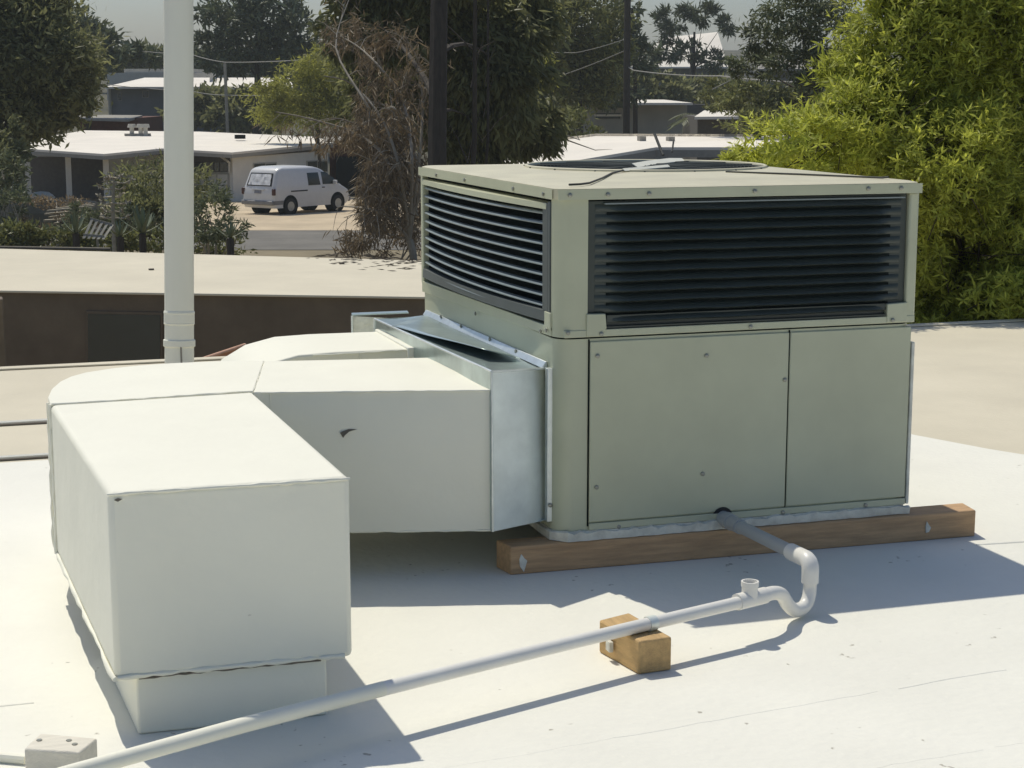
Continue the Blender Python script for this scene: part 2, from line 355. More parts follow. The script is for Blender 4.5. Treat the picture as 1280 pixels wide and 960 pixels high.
for k in range(NS):
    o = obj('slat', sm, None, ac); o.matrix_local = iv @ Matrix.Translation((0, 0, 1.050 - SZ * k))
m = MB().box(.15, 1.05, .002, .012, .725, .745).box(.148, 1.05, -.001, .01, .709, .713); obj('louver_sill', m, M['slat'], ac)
obj('louver_trim', MB().box(.14, 1.10, -.0035, .011, 1.0615, 1.0655), M['slatl'], ac)  # pale strip paints the highlight along the top slat
# louvers, side: bowed bars on a dark core
obj('louver_panel', MB().box(.022, .05, .06, 1.474, .70, 1.075), M['dark'], ac)
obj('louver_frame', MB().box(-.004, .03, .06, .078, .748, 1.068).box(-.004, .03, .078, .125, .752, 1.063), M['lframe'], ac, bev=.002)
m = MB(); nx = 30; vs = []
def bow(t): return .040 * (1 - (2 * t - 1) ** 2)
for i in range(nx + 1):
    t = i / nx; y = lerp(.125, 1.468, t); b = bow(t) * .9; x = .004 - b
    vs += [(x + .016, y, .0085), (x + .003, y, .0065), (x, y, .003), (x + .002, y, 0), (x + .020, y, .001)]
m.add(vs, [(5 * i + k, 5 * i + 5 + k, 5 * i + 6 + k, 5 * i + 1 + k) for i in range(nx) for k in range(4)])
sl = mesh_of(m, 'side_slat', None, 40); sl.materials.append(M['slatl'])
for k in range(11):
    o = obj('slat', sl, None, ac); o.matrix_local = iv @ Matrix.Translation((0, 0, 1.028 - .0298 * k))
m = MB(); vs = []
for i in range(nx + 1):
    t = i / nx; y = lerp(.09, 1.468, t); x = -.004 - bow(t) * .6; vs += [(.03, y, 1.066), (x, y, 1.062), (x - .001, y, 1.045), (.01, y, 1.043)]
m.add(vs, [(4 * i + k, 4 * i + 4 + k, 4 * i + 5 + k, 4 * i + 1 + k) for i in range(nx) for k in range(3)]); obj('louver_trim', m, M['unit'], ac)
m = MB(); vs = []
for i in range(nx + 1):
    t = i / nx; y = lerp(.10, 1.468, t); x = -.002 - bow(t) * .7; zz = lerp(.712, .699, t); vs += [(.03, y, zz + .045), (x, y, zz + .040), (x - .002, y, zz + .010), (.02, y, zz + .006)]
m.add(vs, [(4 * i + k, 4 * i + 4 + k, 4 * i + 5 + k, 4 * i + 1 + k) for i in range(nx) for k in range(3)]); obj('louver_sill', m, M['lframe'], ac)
# screws
scm = mesh_of(MB().tube([(0, 0, 0), (0, -.004, 0), (0, -.0055, 0)], [.0065, .0065, .003], 8), 'screw', None, 30); scm.materials.append(M['screw'])
for x, y, z in [(.03 + .001, -.0095, 1.09), (.145, -.0095, 1.09), (.27, -.0095, 1.09), (.60, -.0095, 1.091), (.97, -.0095, 1.092), (1.08, -.0095, 1.092), (.12, -.004, .63), (.46, -.004, .615), (.12, -.004, .245), (.455, -.004, .262), (.716, -.004, .53), (.03, -.002, .70), (.13, -.006, .694), (.60, -.003, .694), (1.07, -.006, .695), (.03, .004, .115), (.19, -.004, .122), (.72, -.007, .125), (1.0, -.007, .126)]:
    o = obj('screw', scm, None, ac); o.matrix_local = iv @ Matrix.Translation((x, y, z))
for y, z in [(.10, 1.088), (.38, 1.088), (.9, 1.088), (1.25, 1.088), (.07, .70), (.78, .66), (.12, .69)]:
    o = obj('screw', scm, None, ac); o.matrix_local = iv @ Matrix.Translation((-.0085, y, z)) @ Matrix.Rotation(-pi / 2, 4, 'Z')
obj('pipe_opening', MB().tube([(.522, -.0046, .122), (.522, -.0062, .122)], .034, 18).box(.478, .53, -.0064, -.0048, .094, .115), M['blackrub'], ac)

# things lying on its top, plus one drawn crease shadow
cb = obj('cable', MB().tube([(.045, .035, HT + .006), (.085, .05, HT + .006), (.13, .10, HT + .006), (.26, .34, HT + .006), (.40, .62, HT + .006), (.50, .75, HT + .010), (.56, .84, HT + .014)], .0032, 8), M['wired'])
tag(cb, 'thin dark cable running over the top of the air conditioner', 'cable')
st = MB(); pth = [(.52, .78, HT + .014), (.60, .92, HT + .016), (.72, 1.08, HT + .017), (.90, 1.30, HT + .016), (1.0, 1.42, HT + .010)]
for a, b in zip(pth[1:], pth[2:]):
    a = Vector(a); b = Vector(b); s_ = Vector((-.0085, .0064, .0065)); st.slab([a - s_, a + s_, b + s_, b - s_], (0, 0, -.002))
a = Vector((.48, .72, HT + .012)); b = Vector((.70, .86, HT + .016)); s_ = Vector((-.002, .005, .0035)); st.slab([a - s_, a + s_, b + s_, b - s_], (0, 0, -.002))
tag(obj('plastic_strap', st, M['duct']), 'thin white plastic strap lying across the round fan grille', 'strap')
tag(obj('cable', MB().tube([(.80, .62, HT + .005), (.95, .40, HT + .005), (1.09, .12, HT + .005), (1.10, .10, HT + .008)], .003, 8), M['wired']), 'short dark strip drawn as crease shadow on the cover between fan grille and far front corner', 'cable')  # dark strip laid in for a crease shadow; no cable lies here

# timber beam under the front edge
a0, a1 = Vector((-.142, -.007, 0)), Vector((1.372, -.038, 0)); dn = Vector((-.02, .089 if 0 else .0875, 0))
m = MB().hexa([a0, a1, a1 + Vector((.016, .1, 0)), a0 + Vector((-.016, .09, 0))], [q + Vector((0, 0, HB - .0005)) for q in (a0, a1, a1 + Vector((.016, .1, 0)), a0 + Vector((-.016, .09, 0)))])
bt = thing('timber_beam', 'long brown timber beam carrying the front edge of the air conditioner', 'beam', (.6, 0, 0))
for i in range(len(m.v)): m.v[i].z = max(m.v[i].z, .0055)
obj('beam', m, M['wood'], bt, bev=.004)
for cx, s_ in ((-.105, 1.0), (1.205, .8)):
    y = lerp(-.007, -.038, (cx + .14) / 1.51) - .003
    obj('paint_chip', yplate([(cx - .012 * s_, .05), (cx - .010 * s_, .03), (cx + .002, .012 + .02 * (cx > 0)), (cx + .012 * s_, .045), (cx + .004, .052), (cx - .006, .066)], y, y + .002), M['pan'], bt)
bt2 = obj('timber_beam', MB().box(-.1, 1.36, 1.36, 1.45, .0055, HB - .0005), M['wood'], bev=.004)
tag(bt2, 'brown timber beam under the back edge of the air conditioner', 'beam')

# ------------------------------------------------------------------ galvanised plenum on the unit's side
pl = thing('sheet_metal_plenum', 'galvanised sheet metal plenum joining the white ducts to the air conditioner', 'plenum', (-.1, .7, .14))
b4 = [(-.2, -.02, .142), (-.002, .07, .14), (-.002, 1.41, .14), (-.236, 1.27, .14)]
t4 = [(-.2, -.012, .602), (-.002, .088, .586), (-.002, 1.41, .574), (-.236, 1.25, .592)]
# front sheet slightly dished, built as a grid
def gridface(a, b, c, d, nu, nv, fn):
    m = MB(); a, b, c, d = map(Vector, (a, b, c, d))
    m.add([lerp(lerp(a, b, i / nu), lerp(d, c, i / nu), j / nv) + fn(i / nu, j / nv) for j in range(nv + 1) for i in range(nu + 1)], [(j * (nu + 1) + i, j * (nu + 1) + i + 1, (j + 1) * (nu + 1) + i + 1, (j + 1) * (nu + 1) + i) for j in range(nv) for i in range(nu)])
    return m
obj('front_sheet', gridface(b4[0], b4[1], t4[1], t4[0], 14, 10, lambda s, t: Vector((.0, .020 * max(0, s - .74) / .26 - .010 * sin(pi * s) * sin(pi * t), 0))), M['galv'], pl, angle=40)
obj('top_sheet', gridface(t4[0], t4[1], t4[2], t4[3], 8, 24, lambda s, t: Vector((0, 0, .003 * sin(s * 5 + t * 9)))), M['galvt'], pl, angle=40)
obj('side_sheet', gridface(b4[3], b4[0], t4[0], t4[3], 20, 6, lambda s, t: Vector((.004 * sin(s * 12), 0, 0))), M['galvt'], pl, angle=40)
obj('back_sheet', gridface(b4[2], b4[3], t4[3], t4[2], 4, 4, lambda s, t: Vector((0, 0, 0))), M['galv'], pl)
obj('bottom_sheet', gridface(b4[0], b4[3], b4[2], b4[1], 2, 2, lambda s, t: Vector((0, 0, 0))), M['galv'], pl)
obj('top_fold', MB().tube([t4[3], t4[0]], .004, 6).tube([t4[0], t4[1]], .004, 6).tube([(-.2, -.021, .142), (-.2, -.013, .602)], .0035, 6).tube([(-.236, 1.27, .142), (-.236, 1.25, .592)], .005, 6), M['galvd'], pl)
obj('wall_flange', MB().hexa([(-.018, .085, .588), (-.001, .085, .588), (-.001, 1.42, .577), (-.018, 1.42, .577)], [(-.006, .085, .606), (-.001, .085, .606), (-.001, 1.42, .595), (-.006, 1.42, .595)]).box(-.014, .002, .045, .068, .14, .592), M['galvd'], pl, bev=.001)
tl = [(-.150, .20, .607), (-.030, .245, .592), (-.02, 1.38, .581), (-.232, 1.02, .598)]
m = gridface(tl[0], tl[1], tl[2], tl[3], 6, 14, lambda s, t: Vector((0, 0, .024 * (1 - s) * (1 - t) + .001 * sin(8 * t))))
lt = obj('loose_sheet', m, M['galvt'], pl, angle=60); so = lt.modifiers.new('Solid', 'SOLIDIFY'); so.thickness = .0012
for y in (.35, .62, .95, 1.2):
    o = obj('screw', scm, None, pl); o.matrix_local = WM[pl].inverted() @ Matrix.Translation((-.009, y, .598)) @ Matrix.Rotation(-pi / 2, 4, 'Z')
o = obj('screw', scm, None, pl); o.matrix_local = WM[pl].inverted() @ Matrix.Translation((-.006, .043, .19))
# small hood behind it
hd = thing('sheet_metal_hood', 'small pale folded metal hood behind the galvanised plenum', 'hood', (-.15, 1.55, .45))
obj('shell', MB().slab([(-.262, 1.5, .572), (-.262, 1.5, .44), (-.06, 1.5, .48), (-.06, 1.5, .552)], (0, .006, 0)), M['pan'], hd)
obj('lid', MB().slab([(-.262, 1.5, .573), (-.05, 1.5, .573), (-.04, 1.56, .572), (-.25, 1.56, .572)], (0, 0, .004)), M['galvt'], hd)
obj('fold', MB().tube([(-.262, 1.498, .573), (-.262, 1.498, .44)], .004, 6).tube([(-.262, 1.498, .500), (-.06, 1.498, .522)], .003, 6), M['galvd'], hd)

# ------------------------------------------------------------------ the white duct in front
d1 = thing('air_duct', 'white painted square duct elbowing from the plenum to a box in front', 'duct', (-1.1, -.5, 0))
ZT, ZB = .55, .14
FL, FRr = (-1.333, -.953), (-.817, -.963); BL, IN = (-1.392, .13), (-.842, .165)
# front box: slightly dished sheets with soft edges
def ductbox(poly, z0, z1, name, bev=.010, dish=.004, parent=None, n=8):
    m = MB().prism(poly, z0, z1)
    return obj(name, m, M['duct'], parent, bev=bev, seg=3)
ductbox([FL, FRr, IN, BL], ZB, ZT, 'front_box', parent=d1, bev=.013)
m = MB(); P = [Vector((lerp(FL[0] + .05, FRr[0] - .07, i / 24), FL[1] + .004 + U(-.001, .001), ZB - .003 + U(-.0015, .0015))) for i in range(25)]
m.tube(P, [.0032 * U(.8, 1.1) for _ in P], 6); obj('open_joint', m, M['seam'], d1)
elb = [BL, IN, (-.72, .70), (-.863, .735), (-.998, .738), (-1.10, .724), (-1.18, .695), (-1.264, .64), (-1.31, .58), (-1.345, .50), (-1.375, .38), (-1.392, .25)]
ductbox(elb, ZB + .002, ZT + .0015, 'elbow', parent=d1, bev=.003)
ductbox([IN, (-.197, -.004), (-.191, .612), (-.72, .70)], ZB, ZT - .0005, 'branch', parent=d1, bev=.004)
# seams of coating over the joints
m = MB()
def coatseam(a, b, r, n=18, j=.002):
    a = Vector(a); b = Vector(b); m.tube([lerp(a, b, i / n) + Vector((U(-j, j), U(-j, j), U(-j, j) * .5)) for i in range(n + 1)], [r * U(.6, 1.3) for _ in range(n + 1)], 6)
coatseam((BL[0] + .004, BL[1], ZT), (IN[0], IN[1], ZT + .001), .0035); coatseam((BL[0], BL[1], ZB), (BL[0], BL[1], ZT), .006); coatseam((BL[0] - .006, BL[1] + .03, ZB + .01), (BL[0] - .004, BL[1] + .03, ZT), .005)
coatseam((IN[0] + .01, IN[1] + .04, ZT - .0012), (-.72, .70, ZT - .0010), .0014, 18, .002)
coatseam((FL[0], FL[1], ZT - .004), (FRr[0], FRr[1], ZT - .004), .004, 26, .0015); coatseam((FL[0] + .004, FL[1] + .002, ZB + .004), (FRr[0] - .02, FRr[1] + .002, ZB + .006), .006, 26, .003)
coatseam((IN[0] + .02, IN[1] - .007, ZT - .003), (-.20, -.004, ZT - .003), .003, 22, .001); coatseam((-.62, .112, ZB + .002), (-.2, -.004, ZB + .002), .0035, 20, .0015)
coatseam((FL[0] - .001, FL[1], ZB), (BL[0] - .001, BL[1], ZB), .006, 20, .002)
coatseam((IN[0] + .045, IN[1] - .012, ZB + .1), (IN[0] + .045, IN[1] - .012, ZT - .006), .0015, 8, .0005)
obj('coating_bead', m, M['duct'], d1, angle=60)
# drop into the roof under the front box
obj('drop', MB().prism([(-1.288, -.938), (-.873, -.946), (-.905, -.40), (-1.318, -.40)], .0055, ZB + .01), M['duct'], d1, bev=.006, seg=3)
# torn scrap on the branch face and a nick at the box's corner
fx = lambda x: lerp(IN[1], -.004, (x - IN[0]) / (-.197 - IN[0]))
x0 = -.60
obj('torn_scrap', MB().add([(x0 - .012, fx(x0) - .004, .432), (x0, fx(x0) - .010, .424), (x0 + .014, fx(x0) - .006, .434), (x0 + .036, fx(x0) - .014, .441), (x0 + .012, fx(x0) - .004, .441), (x0 - .003, fx(x0) - .003, .416)], [(0, 1, 2, 4), (2, 3, 4), (0, 5, 1)]), M['seam'], d1)
obj('torn_scrap', MB().add([(FL[0] + .012, FL[1] - .003, ZT - .016), (FL[0] + .02, FL[1] - .005, ZT - .020), (FL[0] + .03, FL[1] - .003, ZT - .015), (FL[0] + .02, FL[1] - .004, ZT - .012)], [(0, 1, 2, 3)]), M['seam'], d1)

# second duct: leaves the plenum further back and bends down into the roof
d2 = thing('air_duct', 'second white duct bending down into the roof behind the front duct', 'duct', (-.5, 1, 0))
m = MB(); prof = [(-.17, .555), (-.48, .557), (-.60, .553), (-.70, .53), (-.78, .485), (-.83, .41), (-.86, .30), (-.87, .005)]
inn = [(-.17, .20), (-.32, .20), (-.34, .19), (-.36, .18), (-.37, .16), (-.375, .14), (-.38, .12), (-.38, .005)]
y0, y1 = .77, 1.20; n = len(prof)
vs = []
for (a, b), (c, d) in zip(prof, inn): vs += [(a, y0, b), (a, y1, b), (c, y1, d), (c, y0, d)]
fs = [(4 * i + k, 4 * i + 4 + k, 4 * i + 4 + (k + 1) % 4, 4 * i + (k + 1) % 4) for i in range(n - 1) for k in range(4)] + [(0, 1, 2, 3), tuple(4 * (n - 1) + k for k in (3, 2, 1, 0))]
m.add(vs, fs); obj('elbow', m, M['duct'], d2, bev=.008, seg=3, angle=40)
obj('collar', MB().box(-.245, -.17, .755, 1.215, .18, .562), M['duct'], d2, bev=.004)
m = MB(); coatseam((-.2, y0 - .002, .553), (-.55, y0 - .002, .549), .003); coatseam((-.40, y0 - .003, .40), (-.40, y0 - .003, .553), .002, 6); obj('coating_bead', m, M['duct'], d2)

# ------------------------------------------------------------------ condensate pipe
dp = thing('drain_pipe', 'white plastic drain pipe with trap and tee crossing the roof on blocks', 'pipe', (.3, -.7, 0))
R0 = .0190
def arcpts(p0, p1, p2, n=8):
    p0, p1, p2 = map(Vector, (p0, p1, p2)); return [p0 * (1 - t) ** 2 + p1 * 2 * t * (1 - t) + p2 * t * t for t in [i / n for i in range(n + 1)]]
E0 = Vector((.524, .0, .121)); E1 = Vector((.502, -.60, .150))
obj('outlet', MB().tube([E0 + Vector((0, .03, 0)), lerp(E0, E1, .23)], R0 * 1.16, 20), M['pvc_shade'], dp)
obj('coupling', MB().tube([lerp(E0, E1, .05), lerp(E0, E1, .12)], R0 * 1.3, 20), M['pvc_shade'], dp)
obj('stub', MB().tube([lerp(E0, E1, .20), lerp(E0, E1, .86)], R0 * .98, 20), M['pvc_shade'], dp)
el = [lerp(E0, E1, .80)] + arcpts(lerp(E0, E1, .93), E1 + Vector((0, -.004, .004)), (.501, -.603, .118)) + [Vector((.501, -.603, .092))]
obj('elbow', MB().tube(el, R0 * 1.22, 20), M['pvc'], dp)
tr = [Vector((.501, -.603, .10))] + arcpts((.501, -.603, .082), (.497, -.612, .034), (.462, -.630, .031), 8) + arcpts((.450, -.636, .031), (.425, -.651, .034), (.40, -.666, .066), 6)[1:] + arcpts((.392, -.671, .077), (.375, -.684, .104), (.33, -.71, .108), 6)[1:] + [Vector((.27, -.741, .1095))]
obj('trap', MB().tube(tr, R0 * .96, 20), M['pvc'], dp)
T0, T1 = Vector((.31, -.722, .109)), Vector((.215, -.758, .11))
tm = lerp(T0, T1, .55)
tee = MB().tube([T0, T1], R0 * 1.12, 20).tube([tm, tm + Vector((0, 0, .046))], R0 * 1.1, 20, False).tube([tm + Vector((0, 0, .030)), tm + Vector((0, 0, .038))], R0 * .94, 20)
vs = []
for k in range(24):
    d = Vector((cos(k * pi / 12), sin(k * pi / 12), 0)); vs += [tm + d * r_ * R0 + Vector((0, 0, z)) for r_, z in ((1.12, .033), (1.2, .034), (1.2, .047), (.95, .047), (.95, .030))]
tee.add(vs, [(5 * k + q, 5 * ((k + 1) % 24) + q, 5 * ((k + 1) % 24) + q + 1, 5 * k + q + 1) for k in range(24) for q in range(4)])
obj('tee', tee, M['pvc'], dp)
run = [T1 + Vector((.01, 0, -.001)), Vector((-.082, -.849, .1055)), Vector((-.446, -.974, .106)), Vector((-.785, -1.092, .106)), Vector((-1.103, -1.20, .101)), Vector((-1.50, -1.345, .092)), Vector((-2.2, -1.57, .095))]
obj('run', MB().tube(run[:4], R0 * .84, 20), M['pvc'], dp)
obj('painted_run', MB().tube([lerp(run[2], run[3], .985)] + run[3:], R0 * .86, 20), M['duct'], dp)
pc = Vector((-.052, -.839, .1056)); dr = (run[1] - T1).normalized()
obj('pipe_clamp', MB().tube([pc - dr * .012, pc + dr * .012], R0 * .98, 20), M['galv'], dp)
bl = thing('timber_block', 'short tan timber block under the drain pipe beside its clamp', 'block', (-.08, -.82, 0))
q4 = [(-.112, -.912), (-.024, -.904), (-.050, -.690), (-.143, -.725)]
obj('block', MB().prism(q4, .0055, .0885), M['woodt'], bl, bev=.005)
obj('paint_chip', MB().box(-.146, -.136, -.805, -.78, .03, .055), M['pan'], bl)
b2 = thing('timber_block', 'white painted timber block under the low end of the drain pipe', 'block', (-1.46, -1.1, 0))
obj('block', MB().prism([(-1.530, -1.092), (-1.424, -1.148), (-1.383, -1.078), (-1.494, -1.012)], .0055, .062), M['woodw'], b2, bev=.004)
for x, y in ((-1.498, -1.055), (-1.43, -1.10), (-1.44, -1.075)): obj('nail', MB().tube([(x, y, .0605), (x, y, .064)], .006, 6), M['screw'], b2)
cp = Vector((-1.525, -1.03, .014))
tag(obj('conduit', MB().tube([cp, Vector((-1.75, -.90, .014)), Vector((-2.6, -.66, .014))], .011, 10), M['duct']), 'thin painted conduit lying on the roof beside the white block', 'conduit')

# ------------------------------------------------------------------ pole
pb = Vector((-.632, 3.66, .005)); pole_top = at(222.5, -220, 8.3)
pt = thing('vent_pole', 'tall pale grey pole with collars standing behind the duct elbow', 'pole', pb)
ax = (pole_top - pb)
obj('shaft', MB().tube([pb, pole_top], .0695, 32), M['pole'], pt)
for py, h, e in ((393, .06, 1.045), (425, .035, 1.09), (388, .012, 1.06), (401, .010, 1.055)):
    q = pb + ax * ((at(223, py, 8.22).z - pb.z) / ax.z)
    obj('collar', MB().tube([q - ax.normalized() * h * .5, q + ax.normalized() * h * .5], .0695 * e, 32), M['pole'], pt, bev=.004)
q = pb + ax * ((at(223, 437, 8.22).z - pb.z) / ax.z)
obj('seam_strip', MB().box(q.x - .004, q.x + .004, q.y - .073, q.y - .06, q.z - .08, q.z + .04), M['fascia'], pt)

# ------------------------------------------------------------------ wing across the courtyard
wg = thing('house_wing', 'low house wing with flat tan roof and shaded brown wall across the courtyard', 'building', UV(-1, 11.5, 0))
A, B_, C_, D_ = Vector((-7.2, 10.55, 0)), Vector((4.6, 5.05, 0)), Vector((7.4, 10.2, 0)), Vector((-6.2, 15.2, 0))
A, D_ = Vector((-7.2, 10.58, 0)), Vector((-6.9, 14.9, 0))
B_ = Vector((2.9, 5.86, 0)); C_ = Vector((3.6, 7.9, 0))
obj('roof', MB().slab([A, B_, C_, D_], (0, 0, -.016)), M['tan'], wg, bev=.004)
inn_ = lambda p, q: p
ab = (B_ - A).normalized(); nn = Vector((-ab.y, ab.x, 0))
w0, w1 = A + nn * .03, B_ + nn * .03
obj('wall', MB().slab([w0 + Vector((0, 0, -.018)), w1 + Vector((0, 0, -.018)), w1 + Vector((0, 0, -2.9)), w0 + Vector((0, 0, -2.9))], nn * .2), M['brown'], wg)
def wallpt(px, py):                                   # point of the shaded wall seen at a pixel
    d = at(px, py, 10) - CAM; t = (w0 - CAM).dot(nn) / d.dot(nn); return CAM + d * t
p = [wallpt(x, y) for x, y in ((108, 388), (204, 390), (204, 520), (108, 520))]
fr = obj('window_frame', MB().slab([q - nn * .012 for q in p], nn * .03), M['brown'], wg, bev=.005)
ins = [lerp(q, sum(p, Vector()) / 4, .06) - nn * .016 for q in p]
obj('pane', MB().slab(ins, nn * .01), M['glassd'], wg)
rl = MB().tube([at(0, 308, 15.4) + Vector((0, 0, .0)), at(120, 311.5, 14.9), at(205, 316, 14.2)], .012, 6)
for i, q in enumerate(rl.v): q.z = .006 + (q.z - sum(v.z for v in rl.v[i // 6 * 6:i // 6 * 6 + 6]) / 6) * 1.0
for k in range(3):
    s = rl.v[k * 6:(k + 1) * 6]; mz = sum(v.z for v in s) / 6
rl2 = MB().tube([(-6.9, 13.6, .004), (-1.23, 11.2, .004), (-.35, 10.75, .004)], .014, 6); obj('roof_seam', rl2, M['seam'], wg)
for x, y in ((.12, 9.6), (1.3, 8.9), (-.2, 8.9)):
    obj('roof_scrap', MB().box(x - .02, x + .02, y - .015, y + .015, .001, .012), M['seam'], wg)
tag(obj('wooden_post', MB().prism([(x, y) for x, y in ((-1.52, 4.75), (-1.40, 4.75), (-1.40, 4.87), (-1.52, 4.87))], -2.9, .30), M['brown'], bev=.006), 'brown wooden post standing in the courtyard beside the roof edge', 'post')
ty = thing('clay_ridge', 'terracotta coloured clay ridge peeking up beside the pale pole', 'roof ridge', at(275, 442, 9.6))
a, b = at(240, 453, 9.2), at(306, 431, 10.0); dd = FW * .25 + Vector((0, 0, -.12))
obj('ridge_cap', MB().tube([a, b], .010, 10), M['terral'], ty); obj('ridge_side', MB().slab([a, b, b + Vector((.0, 0, -.35)), a + Vector((0, 0, -.35))], FW * .05), M['terra'], ty)
obj('support', MB().slab([a + Vector((0, 0, -.34)) + FW * .05, b + Vector((0, 0, -.34)) + FW * .05, b * 1 + FW * .05 + Vector((0, 0, -2.7 - b.z)), a + FW * .05 + Vector((0, 0, -2.7 - a.z))], FW * .1), M['brown'], ty)

# ================================================================== the street and houses beyond
def wallprism(name, pts, z0, z1, m, parent): return obj(name, MB().prism([(p.x, p.y) for p in pts], z0, z1), m, parent)
def on_wall(P, Q, px, py, off=0.0):                   # point of vertical wall P-Q seen at a pixel, moved off towards the camera
    e = (Q - P); e.z = 0; nrm = Vector((-e.y, e.x, 0)).normalized()
    if nrm.dot(CAM - P) < 0: nrm = -nrm
    d = at(px, py, 10) - CAM; t = (P - CAM).dot(nrm) / d.dot(nrm); return CAM + d * t + nrm * off
def wquad(P, Q, x0, y0, x1, y1, off, thick, slope=0):
    e = (Q - P); nrm = Vector((-e.y, e.x, 0)).normalized()
    if nrm.dot(CAM - P) < 0: nrm = -nrm
    return MB().slab([on_wall(P, Q, x0, y0, off), on_wall(P, Q, x1, y0 + slope, off), on_wall(P, Q, x1, y1 + slope, off), on_wall(P, Q, x0, y1, off)], -nrm * thick)

hA = thing('white_roof_house', 'long low house with white roof, porch posts and van parked beside it', 'house', at(290, 250, 82))
pr = [at(*q) for q in ((13, 184.5, 81), (130, 192.5, 77.5), (202, 185.5, 81), (290, 190.5, 79.5), (417, 178, 90), (395, 171, 96), (250, 164.5, 100), (105, 163, 100), (20, 178, 88))]
obj('roof', MB().slab(pr, (0, 0, -.10)), M['roofw'], hA)
fas = MB()
for a, b in zip(pr[:4], pr[1:5]): fas.slab([a + Vector((0, 0, -.101)), b + Vector((0, 0, -.101)), b + Vector((0, 0, -.26)), a + Vector((0, 0, -.26))], FW * .08)
obj('fascia', fas, M['fascia'], hA)
P0, P1, P2, P3 = at(292, 250, 80.3), at(411, 250, 89.5), at(205, 250, 83), at(132, 250, 86.5)
PB = [P0, P1, at(395, 250, 97), at(110, 250, 99), at(24, 250, 89), P3, P2, at(243, 250, 83.2)]
obj('wall', MB().prism([(p.x, p.y) for p in PB], -4.6, [-1.78] * 8), M['stucco'], hA)
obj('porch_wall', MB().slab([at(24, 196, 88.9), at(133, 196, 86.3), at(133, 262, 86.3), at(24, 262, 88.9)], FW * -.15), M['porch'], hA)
for px, v in ((34, 80.6), (85, 79.6), (132, 78.6)):
    q = at(px, 200, v); obj('post', MB().box(q.x - .12, q.x + .12, q.y - .12, q.y + .12, -4.3, -1.72), M['stucco'], hA)
obj('side_wall', MB().slab([at(378, 181, 88.0), at(440, 178, 95), at(440, 248, 95), at(411, 248, 89.4)], FW * .1), M['rust'], hA) if 0 else None
for x0, y0, x1, y1, s in ((316, 204, 345, 211, -1.5), (383, 201, 409, 216, -1.5)):
    f = obj('window', wquad(P0, P1, x0, y0, x1, y1, .04, .06, s), M['stuccol'], hA)
    xm = (x0 + x1) / 2
    for a, b in ((x0 + 1, xm - .6), (xm + .6, x1 - 1)): obj('pane', wquad(P0, P1, a, y0 + 1.2, b, y1 - 1.2, .06, .04, s / 2), M['glassd'], f)
obj('wall_vent', wquad(P0, P1, 363, 186.5, 371, 190, .05, .06), M['dark'], hA)
G0, G1 = at(243, 250, 83.2), P0
gd = obj('garage_door', wquad(G0, G1, 244, 215, 287, 248, .03, .05), M['stuccol'], hA)
for k in range(3): obj('door_panel', wquad(G0, G1, 245 + 14 * k, 218, 257 + 14 * k, 231, .05, .04), M['stucco'], gd); obj('door_panel', wquad(G0, G1, 245 + 14 * k, 233, 257 + 14 * k, 246, .05, .04), M['stucco'], gd)
gw = obj('window', wquad(G0, G1, 243, 193, 288, 215, .03, .05), M['porch'], hA)
for x0, x1 in ((245, 258), (259, 268), (269.5, 275), (276.5, 286)): obj('pane', wquad(G0, G1, x0, 203, x1, 214, .06, .04), M['glassd'], gw)
obj('brace', MB().tube([on_wall(G0, G1, 277, 193, .2), on_wall(G0, G1, 290, 202, .2)], .06, 6).tube([on_wall(G0, G1, 289, 202, .1), on_wall(G0, G1, 289, 216, .1)], .06, 6), M['pale'], hA)
obj('roof_vent', MB().box(*sum(((q - .25, q + .25) for q in at(300, 171, 91)[:2]), ()), at(300, 171, 91).z - .1, at(300, 168.5, 91).z), M['dark'], hA)
hv = hA
for px in (165, 176, 182):
    q = at(px, 167, 95); obj('chimney_pipe', MB().tube([q + Vector((0, 0, -.2)), q + Vector((0, 0, .32)), q + Vector((0, 0, .33)), q + Vector((0, 0, .52))], [.12, .12, .24, .2], 10), M['pale'], hA)
q = at(172, 168, 95); obj('roof_curb', MB().box(q.x - .7, q.x + .7, q.y - .2, q.y + .2, q.z - .2, q.z + .05), M['fascia'], hA)
cs = thing('carport', 'dark red walled carport at the end of the white roofed house', 'carport', at(430, 250, 92))
obj('wall', MB().slab([at(412, 180, 91), at(470, 178, 93), at(470, 250, 93), at(412, 250, 91)], FW * .2), M['rust'], cs)
obj('roof', MB().slab([at(405, 177, 90), at(480, 175, 92), at(480, 170, 97), at(405, 171, 96)], (0, 0, -.15)), M['fascia'], cs)
obj('opening', MB().slab([at(420, 196, 90.6), at(462, 195, 92.2), at(462, 250, 92.2), at(420, 250, 90.6)], FW * .1), M['dark'], cs)

